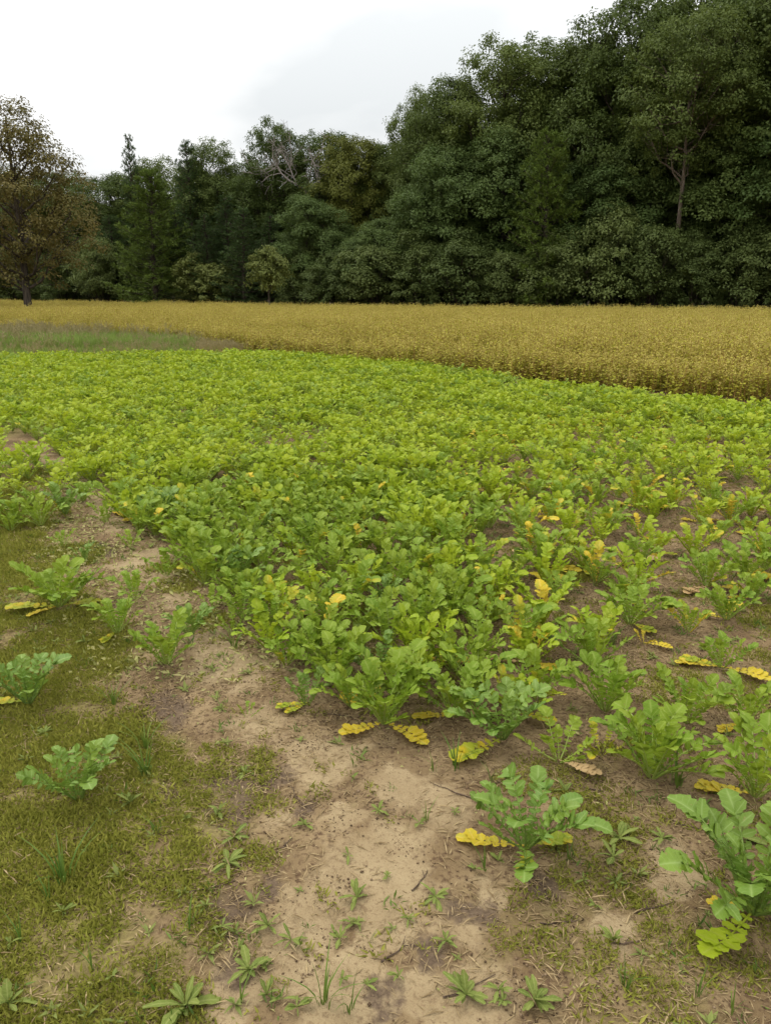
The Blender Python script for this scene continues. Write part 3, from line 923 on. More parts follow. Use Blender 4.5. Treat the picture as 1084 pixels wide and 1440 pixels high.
WG = [grass_tuft(700 + i, 26, 0.34, 0.2, 'wild_green', None, 0.006, 0.6) for i in range(3)]
WB = [grass_tuft(720 + i, 22, 0.48, 0.2, 'wild_brown', 'wild_seed', 0.004, 0.4) for i in range(3)]
GP = gpoly([(-500, 512), (0, 503), (150, 500), (345, 497), (415, 494)]) + [(-2.9, 19.4), (-6.2, 24.4), (-12, 27.4), (-26, 30.9), (-40, 34)]
x, y = jitter_grid(-26, 0, 15, 31, 0.14, rg)
k = in_poly(GP, x + (fbm(x, y) - .5) * .6, y + (fbm(x * .7, y * .7 + 9) - .5) * 0.8)
x, y = x[k], y[k]; n = len(x)
u_, v_ = to_px(x, y)
gr = fbm(x * 0.55 + 3, y * 1.4, 3)
front = v_ > 492 + 8 * (gr - 0.5)
backb = v_ < 478
rightb = u_ > 280
brown = (backb & (rg.rand(n) < 0.35)) | (front & (rg.rand(n) < 0.15)) | (rightb & (rg.rand(n) < 0.8)) | (rg.rand(n) < 0.05)
idx = np.where(brown, 3 + rg.randint(0, 3, n), rg.randint(0, 3, n))
sc = rg.uniform(0.7, 1.15, n) * np.where(front | rightb, 0.55, 1.0) * (0.75 + 0.5 * gr)
scatter('wild_grass', np.stack([x, y, np.zeros(n)], 1), np.stack([np.zeros(n), np.zeros(n), rg.rand(n) * 6.28], 1), np.stack([sc] * 3, 1), idx, WG + WB,
        'strip of green wild grass with brownish purple seed heads between the two crops', 'grass')
# brown weeds round the lone trunk and along the wood
P = []
for i in range(260):
    a = rg.rand() * 6.28; r_ = rg.rand() ** 0.6 * 2.6
    P.append((LT[0] + math.cos(a) * r_, LT[1] + math.sin(a) * r_ * 0.8))
for i in range(2600):
    xx = rg.uniform(-50, 30)
    P.append((xx, float(tline(xx)) + rg.uniform(-1.3, 0.6)))
P = np.array(P); n = len(P)
sc = rg.uniform(0.8, 1.5, n)
scatter('dry_weeds', np.stack([P[:, 0], P[:, 1], np.zeros(n)], 1), np.stack([np.zeros(n), np.zeros(n), rg.rand(n) * 6.28], 1), np.stack([sc] * 3, 1), rg.randint(0, 3, n), WB,
        'dry brownish weeds at the foot of the wood and round the lone trunk', 'weeds')


# ------------------------------------------------------------------ radish leaves and plants
def lat_prof(t): return 0.16 + 0.84 * math.sin(math.pi * min(1, t ** 0.85 * 0.93)) ** 0.75
def term_prof(t): return 0.20 + 0.80 * math.sin(math.pi * min(1, (t ** 1.15) * 0.90 + 0.03)) ** 0.7 if t < 0.999 else 0.24


def radish_leaf(b, seed, Ln, arch, pairs, hi=True, org=np.zeros(3), rot=None, mat=0, ribmat=1, tsize=1.0, flat=False):
    """a lyrate leaf: stalk along +x, small lobes growing toward one broad rounded end lobe"""
    rg = np.random.RandomState(seed)
    rng = random.Random(seed)
    n = 14
    ts = np.linspace(0, 1, n)
    th = -arch * ts ** 1.4 + (0.0 if flat else 0.16) * np.sin(ts * 5 + rng.uniform(0, 6))
    yw = 0.34 * np.sin(ts * 2.2 + rng.uniform(0, 6)) * ts
    d = np.stack([np.cos(th) * np.cos(yw), np.sin(yw), np.sin(th)], 1)
    pts = np.concatenate([[np.zeros(3)], np.cumsum(d[:-1] * Ln / (n - 1), 0)])
    Rm = np.eye(3) if rot is None else rot

    def fr(t):
        p = np.array([np.interp(t, ts, pts[:, k]) for k in range(3)])
        T = unit(np.array([np.interp(t, ts, d[:, k]) for k in range(3)]))
        B_ = unit(np.cross(UP if abs(T[2]) < .95 else np.array([1., 0, 0]), T)); N_ = np.cross(T, B_)
        return p, T, B_, N_
    X = lambda v: org + Rm @ v
    ev = (0, 3, 6, 9, 11) if hi else (0, 6, 11)
    b.tube(np.array([X(pts[i]) for i in ev]), np.linspace(0.0046, 0.0018, len(ev)) * (1 if hi else 1.3) * Ln / 0.28, 4 if hi else 3, ribmat, rng.random())
    tone0 = rng.random()
    t0, t1 = 0.17, 0.80
    for i in range(pairs):
        q = i / (pairs - 1)
        for s_ in (-1, 1):
            t = t0 + (t1 - t0) * (q ** 0.9) + rng.uniform(-.02, .02)
            p, T, B_, N_ = fr(t)
            sz = Ln * (0.060 + 0.105 * q ** 1.0) * rng.uniform(0.8, 1.2) * (1.35 if flat else 1)
            an = R(76 - 14 * q + rng.uniform(-12, 12))
            up = R(rng.uniform(0, 16) if flat else rng.uniform(-4, 42))
            dr = unit(T * math.cos(an) + (B_ * s_ * math.cos(up) + N_ * math.sin(up)) * math.sin(an))
            sd = unit(np.cross(N_, dr)); nn = np.cross(dr, sd)
            nn = unit(nn + sd * rng.uniform(-.55, .55) * (0.3 if flat else 1)); sd = unit(np.cross(nn, dr))
            b.patch(X(p), Rm @ dr, Rm @ sd, Rm @ nn, sz, sz * (rng.uniform(.40, .50) if flat else rng.uniform(.27, .36)), 5 if hi else 2, 1, lat_prof, rng, mat, min(1, max(0, tone0 + rng.uniform(-.18, .18))), 0.22, rng.uniform(-.1, .05 if flat else .35), 0.12 if hi else 0.0)
    p, T, B_, N_ = fr(0.78)
    tl = Ln * 0.225 * tsize * rng.uniform(.92, 1.12)
    b.patch(X(p), Rm @ T, Rm @ B_, Rm @ N_, tl, tl * rng.uniform(.35, .44), 11 if hi else 4, 3 if hi else 1, term_prof, rng, mat, tone0, rng.uniform(0.05, 0.3), rng.uniform(-.05, .05) if flat else rng.uniform(0.05, .4), 0.12 if hi else 0.06)


LEAFM = {}
PS = 0.68            # plant size against the first leaf length
SHAPES = []
for i in range(12):
    arch = [0.35, 0.6, 0.95, 0.5, 0.8, 0.25, 1.1, 0.45, 0.7, 0.05, 0.02, 0.10][i]
    b = MB()
    radish_leaf(b, 900 + i, 0.28, arch, [8, 9, 8, 7, 9, 8, 8, 9, 7, 6, 6, 7][i], True, tsize=[1, 1.1, .95, 1.25, 1, 1.1, 1, .9, 1.25, 1.45, 1.6, 1.3][i], flat=i >= 9)
    SHAPES.append(np.concatenate(b.v))
    me = b.mesh('leaf_%d' % i, ['radish', 'rib'])
    LEAFM['radish', i] = me
    for mt in ('radish_cool', 'radish_lime', 'radish_yellow', 'radish_turning', 'radish_dry'):
        m2 = me.copy()
        m2.materials.clear(); m2.materials.append(M[mt]); m2.materials.append(M['rib'] if mt in ('radish_cool', 'radish_lime') else M['rib_pale'])
        LEAFM[mt, i] = m2


def rotm(roll, elev, az):
    cx, sx = math.cos(roll), math.sin(roll); cy, sy = math.cos(-elev), math.sin(-elev); cz, sz = math.cos(az), math.sin(az)
    Rx = np.array([[1, 0, 0], [0, cx, -sx], [0, sx, cx]]); Ry = np.array([[cy, 0, sy], [0, 1, 0], [-sy, 0, cy]]); Rz = np.array([[cz, -sz, 0], [sz, cz, 0], [0, 0, 1]])
    return Rz @ Ry @ Rx


def radish_plant(px_, py_, size, nleaf, mat, yellow, label, group, rng, low=0.0, xy=None, lie=(), turning=0.0, open_=0.0):
    x, y = ground_at(px_, py_) if xy is None else xy
    z = float(ground_z(x, y))
    root = link('radish_plant', None, None, (x, y, z))
    root.empty_display_size = 0.05
    tag(root, label, 'crop plant', group)
    a0 = rng.uniform(0, 6.28)
    size *= PS * (1.2 if xy is None else 1.06)
    lie = [(a, b * PS * 1.25, c) for a, b, c in lie]
    nleaf = int(nleaf * 1.35) if nleaf > 8 else nleaf
    for i in range(nleaf):
        f = i / max(1, nleaf - 1)
        el = R(84 - 33 * f ** 0.9 - open_ + rng.uniform(-8, 8) - low)
        az = a0 + i * 2.4 + rng.uniform(-.3, .3)
        s_ = size * rng.uniform(0.78, 1.1) * (0.72 + 0.28 * min(1, f * 2.2 + .2))
        v = rng.randrange(9)
        ro = rng.uniform(-.3, .3)
        mt = mat
        if turning and rng.random() < turning: mt = 'radish_turning' if rng.random() < .8 else 'radish_yellow'
        for _ in range(8):
            mn = (SHAPES[v] @ rotm(ro, el, az).T)[:, 2].min() * s_ + 0.012
            if mn > -0.012: break
            el += R(5)
        link('leaf', LEAFM[mt, v], root, (math.cos(az) * .012, math.sin(az) * .012, 0.012), (ro, -el, az), (s_, s_, s_))
    for az, s_, mt in list(lie) + [(rng.uniform(0, 6.28), rng.uniform(.65, .95) * size, rng.choice(['radish_yellow'] * 4 + ['radish_turning', 'radish_turning', 'radish_dry'])) for _ in range(yellow)]:
        v = 9 + rng.randrange(3)
        el = R(rng.uniform(1, 5))
        for _ in range(3):
            mn = (SHAPES[v] @ rotm(0, el, az).T)[:, 2].min() * s_ + 0.015
            if mn > -0.008: break
            el += R(3)
        link('leaf', LEAFM[mt, v], root, (0, 0, 0.015), (rng.uniform(-.12, .12), -el, az), (s_, s_, s_))
    return root


prng = random.Random(31)
D = R(1)
# the plants one can single out in the foreground: (base px, base py, size, leaves, material, label, lying leaves, ...)
FG = [
    (738, 1196, 1.00, 12, 'radish_cool', 'leafy green radish plant alone on bare sand with one orange yellow leaf lying beside it', [(175 * D, .78, 'radish_yellow'), (262 * D, .5, 'radish_turning'), (12 * D, .6, 'radish_turning')], 0, 6),
    (1058, 1285, 1.3, 16, 'radish_cool', 'broad leaved radish plant with a large yellowing lobed leaf drooping onto the turf', [(222 * D, .95, 'radish_lime'), (170 * D, .45, 'radish_yellow')], 0, 4),
    (112, 1128, 0.85, 11, 'radish_cool', 'sparse bluish green radish plant growing alone in the mossy turf', [], 0, 4),
    (42, 990, 0.95, 11, 'radish_cool', 'bluish green radish plant in turf with pale stalks lying flat', [(185 * D, .9, 'radish_turning')], 0, 0),
    (85, 862, 1.25, 16, 'radish', 'large spreading radish plant on the turf beside the bare strip with yellowing outer leaves', [(200 * D, .9, 'radish_turning'), (10 * D, .8, 'radish_turning'), (235 * D, .6, 'radish_yellow')], 8, 0),
    (236, 938, 0.95, 11, 'radish', 'upright radish plant at the edge of turf and bare strip above the dark soil spot', [], 0, 0),
    (165, 893, 0.85, 10, 'radish', 'small bright radish plant beside the large spreading one', [(255 * D, .5, 'radish_turning')], 0, 0),
    (268, 900, 0.80, 9, 'radish_cool', 'greyish green radish plant in the middle of the bare strip', [], 0, 0),
    (190, 850, 0.70, 8, 'radish', None, [], 0, 0),
    (330, 898, 0.55, 6, 'radish', None, [], 0, 0),
    (432, 998, 0.62, 8, 'radish_cool', 'small radish plant on pale sand with limp pale leaves at its foot', [(200 * D, .5, 'radish_turning'), (230 * D, .42, 'radish_turning')], 0, 0),
    (150, 735, 0.7, 8, 'radish', None, [], 0, 0), (185, 770, 0.6, 7, 'radish', None, [], 0, 0), (120, 790, 0.6, 7, 'radish_cool', None, [], 0, 0), (235, 815, 0.7, 8, 'radish', None, [], 0, 0), (300, 860, 0.6, 8, 'radish', None, [], 0, 0), (90, 770, .55, 7, 'radish', None, [], 0, 0),
    (350, 1012, 0.30, 4, 'radish', 'tiny upright radish seedling alone on the sand', [], 0, 0),
    (540, 1022, 1.10, 15, 'radish', 'bushy radish plant at the corner of the crop with a yellow leaf on the sand', [(213 * D, .72, 'radish_yellow'), (318 * D, .85, 'radish_yellow')], 0, 0),
    (455, 945, 0.95, 13, 'radish', None, [], 0, 0),
    (640, 1012, 1.0, 12, 'radish', 'radish plant with a half yellow broad leaf beside the corner plant', [(190 * D, .6, 'radish_yellow')], 0, 0),
    (705, 1045, 1.05, 12, 'radish_cool', 'dark green radish plant with wide horizontal leaves before the crop', [(225 * D, .9, 'radish_turning')], 0, 6),
    (785, 1078, 0.75, 7, 'radish', 'thin open radish plant with a dry twisted stalk at its foot', [(320 * D, .6, 'radish_dry')], 0, 10),
    (845, 1065, 0.62, 6, 'radish_turning', None, [], 0, 12),
    (915, 1098, 1.22, 15, 'radish', 'large radish plant with feathery leaves and grass blades at its base', [], 0, 0),
    (1062, 1122, 1.1, 10, 'radish', 'radish plant with an orange edged leaf stretched toward the feathery one', [(165 * D, .75, 'radish_yellow')], 0, 0),
    (965, 1020, 0.95, 11, 'radish', None, [], 0, 0),
    (850, 1000, 1.05, 13, 'radish', None, [], 0, 0),
    (1045, 1020, 0.85, 9, 'radish', None, [(200 * D, .5, 'radish_yellow')], 0, 0),
    (1014, 938, 0.72, 9, 'radish', 'small radish plant alone on brown soil with two long yellow leaves splayed out', [(172 * D, .75, 'radish_yellow'), (322 * D, .8, 'radish_yellow'), (150 * D, .7, 'radish_turning')], 0, 0),
    (885, 880, 1.05, 13, 'radish', 'low rounded radish plant with one yellow rounded leaf on its side amid bare soil', [(300 * D, .6, 'radish_turning')], 10, 0),
    (1020, 875, 0.85, 12, 'radish', None, [(170 * D, .45, 'radish_yellow'), (60 * D, .9, 'radish_yellow')], 0, 0),
    (905, 905, 0.35, 3, 'radish_yellow', 'withered yellow radish seedling on the soil below the rounded plant', [(330 * D, .5, 'radish_yellow')], 0, 20),
    (830, 935, 0.95, 12, 'radish', None, [], 0, 0),
]
LBL = {'dense': 'leafy green radish plant in the dense stand of the crop',
       'sparse': 'radish plant with yellowing leaves in the thin stand over brown soil',
       'left': 'radish plant in the weedy patch between turf and bare strip'}
GRP = {'dense': 'radish plants of the dense stand', 'sparse': 'radish plants of the thin stand', 'left': 'radish plants of the weedy patch'}
taken = []
n_ind = 0
for px_, py_, s_, nl, mt, lb, lie, opn, low in FG:
    p = ground_at(px_, py_)
    taken.append(p)
    if lb is None:
        kd = 'left' if px_ < 380 else ('sparse' if px_ > 760 else 'dense')
        lb, g = LBL[kd], GRP[kd]
    else:
        g = None
    radish_plant(px_, py_, s_, nl, mt, 0, lb, g, prng, low=low, lie=lie, turning=0.0, open_=opn)
    n_ind += 1

# the field: darts
rg = np.random.RandomState(77)
cand = []
x, y = jitter_grid(-20, 20, 1.9, 20, 0.06, rg)
order = rg.permutation(len(x)); x, y = x[order], y[order]
inF = in_poly(FIELD, x, y); inL = in_poly(LEFT_PATCH, x, y)
u_, v_ = to_px(x, y)
k = (inF | inL) & (u_ > -260) & (u_ < PW + 260)
x, y, inL, u_, v_ = x[k], y[k], inL[k], u_[k], v_[k]
BARE = [(1000, 985, 75), (930, 935, 70), (960, 860, 48), (815, 880, 42), (1005, 800, 45), (700, 785, 36), (1060, 890, 55), (900, 1010, 30), (620, 1075, 50), (760, 960, 26),
        (325, 690, 18), (525, 750, 20), (800, 820, 30), (870, 720, 22), (1030, 700, 30), (960, 760, 30), (690, 770, 28), (1070, 960, 50), (440, 660, 14), (1000, 1050, 40), (560, 870, 16)]
cell = {}


def okp(px, py, r):
    i, j = int(px // .4), int(py // .4)
    for a in (-1, 0, 1):
        for b in (-1, 0, 1):
            for q in cell.get((i + a, j + b), ()):
                if (q[0] - px) ** 2 + (q[1] - py) ** 2 < r * r: return False
    return True


for p in taken:
    cell.setdefault((int(p[0] // .4), int(p[1] // .4)), []).append(p)
plants = []
thin = fbm(x * 0.9 + 30, y * 0.9, 3)
for i in range(len(x)):
    px, py, uu, vv = x[i], y[i], u_[i], v_[i]
    r = 0.122
    if vv > 640: r += 0.030 * min(1, (vv - 640) / 250)
    if uu > 680 and vv > 600: r += 0.085 * min(1, (uu - 680) / 200) * min(1, (vv - 600) / 120)
    if inL[i]: r = 0.17 + 0.09 * (thin[i] < 0.5)
    if thin[i] < 0.36 and vv > 600: r += 0.06
    bad = False
    for bx_, by_, br_ in BARE:
        if ((uu - bx_) / br_) ** 2 + ((vv - by_) / (br_ * 0.62)) ** 2 < 1: bad = True; break
    if bad or not okp(px, py, r): continue
    cell.setdefault((int(px // .4), int(py // .4)), []).append((px, py))
    plants.append((px, py, uu, vv, bool(inL[i])))
plants.sort(key=lambda p: p[0] ** 2 + p[1] ** 2)
print('radish plants', len(plants))
N_IND = 300
rest = []
for px, py, uu, vv, il in plants:
    vis = -60 < uu < PW + 60
    if vis and n_ind < N_IND:
        n_ind += 1
        kd = 'left' if il else ('sparse' if (uu > 690 and vv > 640) else 'dense')
        yl = 0
        q = prng.random()
        if kd == 'sparse': yl = 0 if q < .28 else (1 if q < .68 else 2)
        elif kd == 'dense': yl = 1 if q < .24 else 0
        if kd == 'sparse':
            mt = prng.choice(['radish', 'radish_lime', 'radish', 'radish_lime'])
        elif uu < 560 and vv > 720: mt = prng.choice(['radish'] * 7 + ['radish_cool', 'radish_lime'])
        else: mt = prng.choice(['radish', 'radish', 'radish_lime'])
        tint = {'radish': 'mid green', 'radish_cool': 'bluish green', 'radish_lime': 'lime green'}[mt]
        foot = ['', ' with one withered low leaf', ' with two withered low leaves'][yl]
        lb = {'dense': '%s radish plant%s in the dense stand', 'sparse': '%s radish plant%s in the thin stand', 'left': '%s radish plant%s in the weedy patch'}[kd] % (tint, foot)
        gp = GRP[kd] + ', ' + tint + foot
        radish_plant(0, 0, prng.uniform(.72, 1.2), prng.randint(9, 13), mt, yl, lb, gp, prng, xy=(px, py), turning=0.17 if kd == 'sparse' else 0.018)
    else:
        rest.append((px, py, uu, vv))
# farther plants: one mass
RP = []
for i in range(14):
    b = MB(); rr = random.Random(1000 + i)
    nl = 14
    ny_ = [0, 0, 0, 0, 0, 1, 0, 0, 0, 0, 0, 0, 2, 3][i]
    for q in range(nl):
        f = q / (nl - 1)
        el = R(84 - 34 * f ** .9 + rr.uniform(-8, 8)); az = q * 2.4 + rr.uniform(-.3, .3)
        s_ = rr.uniform(.78, 1.1) * (0.72 + .28 * min(1, f * 2.2 + .2))
        arch = rr.uniform(.3, .9) * min(1, el / R(45))
        radish_leaf(b, 3000 + 50 * i + q, 0.28 * s_ * PS * 1.12, arch, 6, False, np.array([0, 0, .012]), rotm(rr.uniform(-.3, .3), el, az), 0 if q < nl - ny_ else 2, 1, tsize=1.05)
    RP.append(b.mesh('radish_far_%d' % i, ['radish' if i % 5 == 0 else 'radish_lime', 'rib', 'radish_turning' if i % 3 and i < 12 else 'radish_yellow']))
rp = np.array(rest); n = len(rp)
sc = rg.uniform(.62, 1.25, n) * (0.96 + .2 * (fbm(rp[:, 0] * .8, rp[:, 1] * .8, 2) - .5))
scatter('radish_crop', np.stack([rp[:, 0], rp[:, 1], ground_z(rp[:, 0], rp[:, 1])], 1), np.stack([np.zeros(n), np.zeros(n), rg.rand(n) * 6.28], 1), np.stack([sc] * 3, 1), np.where((rp[:, 2] > 620) & (rp[:, 3] > 590) & (rg.rand(n) < .34), 12 + rg.randint(0, 2, n), rg.randint(0, 12, n)), RP,
        'bright lime green radish crop spreading away as one leafy mass', 'crop')
print('individual plants', n_ind, 'rest', n)


# ------------------------------------------------------------------ weeds: rosettes and grass tufts
def weed_prof(t): return 0.14 + 0.86 * math.sin(math.pi * min(1, t ** 1.5 * 0.93)) ** 0.85


WL = []
for i in range(6):
    b = MB(); rr = random.Random(2000 + i)
    b.patch(np.zeros(3), np.array([1., 0, 0]), np.array([0, 1., 0]), UP, 0.075, 0.0095 * rr.uniform(.8, 1.35), 7, 1, weed_prof, rr, 0, rr.random(), 0.25, rr.uniform(.1, .9), 0.10)
    WL.append(b.mesh('weed_leaf_%d' % i, ['weed']))
wr = random.Random(8)


WEXTRA = [(wr.uniform(250, 900), wr.uniform(1060, 1430)) for _ in range(26)] + [(wr.uniform(0, 240), wr.uniform(760, 1400)) for _ in range(12)]


def rosette(px_, py_, s_, n, el, label, group):
    x, y = ground_at(px_, py_)
    r = link('weed_rosette', None, None, (x, y, float(ground_z(x, y)) + 0.004), (0, 0, wr.uniform(0, 6.28)))
    r.empty_display_size = 0.03
    tag(r, label, 'weed', group)
    for i in range(n + wr.randint(1, 7)):
        e = R(el + wr.uniform(-14, 40))
        q = s_ * wr.uniform(.4, 1.2) * 0.62
        link('leaf', WL[wr.randrange(6)], r, (0, 0, 0.002), (wr.uniform(-.3, .3), -e, i * 2.4 + wr.uniform(-.9, .9)), (q, q * wr.uniform(.7, 1.5), q))


RL, RG = 'small narrow leaved weed rosette on the bare sand', 'weed rosettes on the sand'
for px_, py_, s_, n, el, lb in [
        (378, 1312, 0.85, 7, 28, None), (350, 1372, 1.05, 9, 30, None), (502, 1270, .8, 8, 25, None), (478, 1325, .6, 5, 25, None), (612, 1268, .95, 8, 18, None),
        (330, 1188, .95, 7, 20, None), (322, 1228, 1.1, 9, 25, None), (262, 1425, 1.5, 10, 30, 'broad tufted weed rosette at the border of the turf and the sand'), (655, 1405, 1.0, 9, 25, None),
        (752, 1412, 1.05, 8, 28, None), (862, 1325, 1.0, 4, 60, None), (872, 1368, .7, 3, 40, None), (345, 1092, .65, 8, 20, 'small pale weed rosette on the dark soil spot'),
        (532, 1152, .6, 6, 25, None), (862, 1205, 1.0, 9, 22, None), (870, 1180, 1.1, 8, 20, None), (185, 1135, 1.15, 7, 25, 'weed rosette in the turf beside the sparse radish plant'),
        (1040, 1180, 1.5, 7, 25, 'long leaved weed rosette between the two right hand radish plants'), (700, 1398, .7, 5, 30, None), (430, 1170, .6, 5, 25, None), (410, 1330, .8, 5, 22, None),
        (590, 1168, .55, 5, 25, None), (700, 1215, .7, 4, 30, None), (15, 1425, 1.3, 8, 30, 'weed rosette at the turf corner'), (795, 1120, .9, 7, 25, None), (490, 1215, .5, 5, 25, None), (640, 1150, .5, 5, 30, None),
        (120, 1100, .8, 6, 25, None), (310, 1000, .6, 6, 25, None), (300, 945, .6, 6, 25, None), (120, 905, .7, 6, 30, None), (560, 1380, .5, 5, 30, None), (930, 1180, .7, 6, 25, None), (820, 1240, .6, 5, 25, None)]:
    rosette(px_, py_, s_, n, el, lb or RL, None if lb else RG)
for px_, py_ in WEXTRA:
    rosette(px_, py_, wr.uniform(.35, .75), wr.randint(3, 6), wr.uniform(15, 40), 'tiny weed sprig between the larger weed rosettes', 'tiny weed sprigs')

GT = [grass_tuft(800 + i, 13, 0.13, 0.06, 'grass', None, 0.0032, 0.9) for i in range(4)]
GTS = [grass_tuft(810 + i, 6, 0.10, 0.04, 'grass', None, 0.0026, 0.9) for i in range(3)]
GL, GG = 'small tuft of thin green grass blades among the sand and turf', 'grass tufts'
for px_, py_, s_, big, lb in [(92, 1250, 1.15, 1, 'large bluish green grass tuft in the mossy turf'), (205, 1050, 1.0, 1, None), (640, 1085, .9, 1, None), (268, 1318, .9, 0, None), (490, 1430, 1.0, 0, None),
                              (205, 1085, 1.0, 1, None), (690, 1100, .7, 0, None), (950, 1105, 1.2, 1, 'dense grass tuft at the foot of the feathery radish plant'), (740, 1235, .8, 0, None), (680, 1225, .8, 0, None),
                              (520, 1330, .5, 0, None), (600, 1160, .7, 0, None), (880, 1390, .9, 0, None), (340, 1420, .9, 0, None), (160, 990, .9, 1, None), (70, 1275, .8, 0, None),
                              (800, 1210, .7, 0, None), (980, 1395, .8, 0, None), (455, 1420, .9, 1, None), (610, 1090, .8, 0, None), (860, 905, .8, 1, None), (330, 915, .9, 1, None), (905, 800, .9, 1, None), (985, 780, .9, 1, None), (30, 1330, .8, 0, None), (130, 1370, .7, 0, None), (220, 1180, .8, 0, None), (1030, 1420, .8, 0, None)]:
    x, y = ground_at(px_, py_)
    o = link('grass_tuft', (GT if big else GTS)[wr.randrange(3)], None, (x, y, float(ground_z(x, y)) - 0.003), (0, 0, wr.uniform(0, 6.28)), (s_, s_, s_))
    tag(o, lb or GL, 'grass tuft', None if lb else GG)

# twigs
tw = random.Random(3); rg = np.random.RandomState(3)
for px_, py_, az, ln in [(640, 1120, 150, .16), (700, 1105, 20, .12), (790, 1298, 10, .12), (880, 1322, 5, .10), (420, 1125, 120, .12), (590, 1245, 60, .09), (300, 1260, 20, .12), (470, 1010, 170, .14),
                         (740, 1230, 130, .13), (920, 1275, 15, .12), (560, 1345, 35, .1), (660, 1390, 25, .14), (400, 1200, 60, .08), (960, 1160, 150, .12), (820, 1110, 160, .12)]:
    x, y = ground_at(px_, py_)
    b = MB()
    a = R(az)
    e = np.array([math.cos(a), math.sin(a), 0]) * ln
    pts = wander(-e / 2, e / 2, 7, 0.003, rg)
    pts[:, 2] = ground_z(x + pts[:, 0], y + pts[:, 1]) - float(ground_z(x, y)) + 0.003
    b.tube(pts, np.linspace(.0022, .001, 7), 5)
    k2 = tw.randrange(2, 5)
    f2 = pts[k2] + np.array([math.cos(a + .7), math.sin(a + .7), 0.05]) * ln * .3
    b.tube(np.array([pts[k2], (pts[k2] + f2) / 2 + [0, 0, .002], f2]), [.0014, .001, .0007], 4)
    o = link('twig', b.mesh('twig', ['twig']), None, (x, y, float(ground_z(x, y))))
    tag(o, 'thin dry brown twig lying on the sand', 'twig', 'twigs on the sand')

# ------------------------------------------------------------------ turf, litter
rg = np.random.RandomState(55)


def turf_tuft(seed, nb, rad, h):
    rg = np.random.RandomState(seed)
    b = MB()
    a = rg.rand(nb) * 6.28; r_ = rad * np.sqrt(rg.rand(nb))
    c = np.stack([np.cos(a) * r_, np.sin(a) * r_, np.full(nb, -0.002)], 1)
    ax = sph(nb, rg); ax[:, 2] = np.abs(ax[:, 2]) * 0.8 + 0.25
    b.leaves(c, ax, unit(sph(nb, rg) + UP), rg.uniform(.5, 1.2, nb) * h, rg.uniform(.0028, .0060, nb), 0, rg.rand(nb), 0.1)
    return b


TT = [turf_tuft(60 + i, 60, 0.045, 0.023).mesh('turf_%d' % i, ['turf']) for i in range(6)]
x, y = jitter_grid(-3.2, 2.2, 0.75, 7.0, 0.026, rg)
u_, v_ = to_px(x, y)
s_, d_, m_ = masks(x, y)
k = (u_ > -60) & (u_ < PW + 60) & (v_ < PH + 80) & (rg.rand(len(x)) < np.clip((m_ - 0.18) * 1.5, 0, 0.97)) & (fbm(x * 11, y * 11, 3) > 0.36)
k &= ~((y > 3.5) & (rg.rand(len(x)) < 0.5))
x, y = x[k], y[k]; n = len(x)
sc = rg.uniform(.6, 1.25, n) * (0.7 + 0.6 * fbm(x * 4, y * 4, 2)) * np.where(y > 3.5, 1.35, 1)
scatter('mossy_turf', np.stack([x, y, ground_z(x, y)], 1), np.stack([np.zeros(n), np.zeros(n), rg.rand(n) * 6.28], 1), np.stack([sc] * 3, 1), rg.randint(0, 6, n), TT,
        'short yellowish green mossy turf beside the bare strip', 'turf')
print('turf', n)


def litter_patch(seed, nb, rad, ln, wd, mat, flat=0.25):
    rg = np.random.RandomState(seed)
    b = MB()
    a = rg.rand(nb) * 6.28; r_ = rad * np.sqrt(rg.rand(nb))
    c = np.stack([np.cos(a) * r_, np.sin(a) * r_, rg.uniform(0.001, 0.006, nb)], 1)
    ax = sph(nb, rg); ax[:, 2] *= flat * .5
    nr = unit(UP + sph(nb, rg) * flat)
    b.leaves(c, ax, nr, rg.uniform(.4, 1.4, nb) * ln, rg.uniform(.6, 1.4, nb) * wd, 0, rg.rand(nb), 0.12)
    return b.mesh('litter_%d' % seed, [mat])


def crumb_patch(seed, nb, rad, size):
    rg = np.random.RandomState(seed)
    b = MB()
    F = np.array([[0, 2, 4], [2, 1, 4], [1, 3, 4], [3, 0, 4], [2, 0, 5], [1, 2, 5], [3, 1, 5], [0, 3, 5]])
    for i in range(nb):
        a = rg.rand() * 6.28; r_ = rad * math.sqrt(rg.rand())
        z_ = size * rg.uniform(.35, 1.0) * (2.2 if rg.rand() < .06 else 1)
        V = np.array([[1, 0, 0], [-1, 0, 0], [0, 1, 0], [0, -1, 0], [0, 0, 1], [0, 0, -1.]]) * z_ * rg.uniform(.6, 1.2, (6, 1)) * np.array([1, 1, .7])
        V = V @ rotm2(rg.rand() * 6.28).T + np.array([math.cos(a) * r_, math.sin(a) * r_, z_ * .25])
        b.add(V, F, 0 if rg.rand() < .5 else 1, rg.rand())
    return b.mesh('crumbs_%d' % seed, ['crumb', 'clod'])


def rotm2(a):
    return np.array([[math.cos(a), -math.sin(a), 0], [math.sin(a), math.cos(a), 0], [0, 0, 1]])


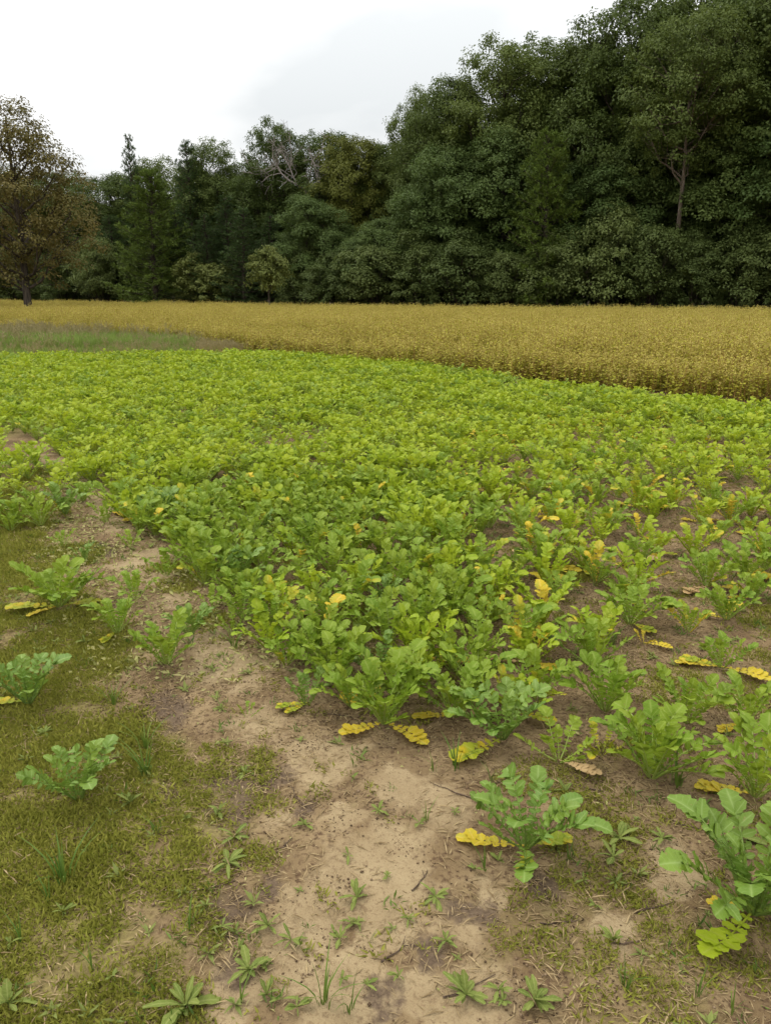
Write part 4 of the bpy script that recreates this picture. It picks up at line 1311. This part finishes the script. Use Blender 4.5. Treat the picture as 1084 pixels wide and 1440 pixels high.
M['clod'] = leaf_mat('soil_clod', (0.15, 0.095, 0.055), (0.33, 0.24, 0.15), 0.0, 0.95, 0.05)
LP = [litter_patch(80 + i, 20, .08, .034, .0026, 'straw') for i in range(3)] + [crumb_patch(90 + i, 26, .06, .0042) for i in range(3)] + \
     [litter_patch(95 + i, 7, .07, .018, .006, 'debris', .9) for i in range(3)]
x, y = jitter_grid(-3.0, 3.4, 0.75, 7.0, 0.047, rg)
u_, v_ = to_px(x, y)
s_, d_, m_ = masks(x, y)
cl = fbm(x * 5 + 60, y * 5, 3)
inview = (u_ > -60) & (u_ < PW + 60) & (v_ < PH + 80)
k = inview & (rg.rand(len(x)) < np.clip(0.85 - s_ * 0.55 + (cl - .5) * 1.6, 0.06, 1))
x, y = x[k], y[k]; n = len(x)
pd = seg_dist(x, y, PATHG)
up = (y > 2.9) & (pd < 0.5)
w = rg.rand(n)
idx = np.where(up & (w < .7), 6 + rg.randint(0, 3, n), np.where(w < .50, rg.randint(0, 3, n), np.where(w < .93, 3 + rg.randint(0, 3, n), 6 + rg.randint(0, 3, n))))
sc = rg.uniform(.6, 1.3, n) * np.where(up & (idx >= 6), 1.9, 1.0)
scatter('plant_litter', np.stack([x, y, ground_z(x, y)], 1), np.stack([np.zeros(n), np.zeros(n), rg.rand(n) * 6.28], 1), np.stack([sc] * 3, 1), idx, LP,
        'scattered straw bits, leaf scraps and dark crumbs on the sand', 'litter')

# sprinkle of tiny green seedlings and blades over bare soil
SEED = []
for i in range(3):
    b = MB(); rr = np.random.RandomState(190 + i); nb = 7
    a = np.arange(nb) * 2.4 + rr.rand(nb); e_ = rr.uniform(.15, 1.1, nb)
    b.leaves(np.zeros((nb, 3)), np.stack([np.cos(a), np.sin(a), e_], 1), unit(np.stack([-np.cos(a) * e_, -np.sin(a) * e_, np.ones(nb)], 1)), rr.uniform(.012, .034, nb), rr.uniform(.005, .010, nb), 0, rr.rand(nb), 0.25)
    SEED.append(b.mesh('seedling_%d' % i, ['weed']))
SP = SEED + [turf_tuft(160 + i, 9, 0.022, 0.034).mesh('sprout_%d' % i, ['grass']) for i in range(3)] + [turf_tuft(170 + i, 20, 0.03, 0.022).mesh('sprig_%d' % i, ['turf']) for i in range(3)]
x, y = jitter_grid(-3.0, 4.5, 0.75, 7.0, 0.075, rg)
u_, v_ = to_px(x, y)
k = (u_ > -60) & (u_ < PW + 60) & (v_ < PH + 80) & (fbm(x * 2.5 + 5, y * 2.5 + 50, 3) > 0.36 + 0.14 * rg.rand(len(x)))
s_, d_, m_ = masks(x, y)
k &= rg.rand(len(x)) > s_ * 0.45
x, y = x[k], y[k]; n = len(x)
sc = rg.uniform(.6, 1.5, n)
scatter('ground_sprouts', np.stack([x, y, ground_z(x, y)], 1), np.stack([np.zeros(n), np.zeros(n), rg.rand(n) * 6.28], 1), np.stack([sc] * 3, 1), np.array([0, 1, 2, 3, 4, 5, 6, 7, 8, 6, 7, 8])[rg.randint(0, 12, n)], SP,
        'tiny green sprouts and grass blades dotted over the soil', 'sprouts')
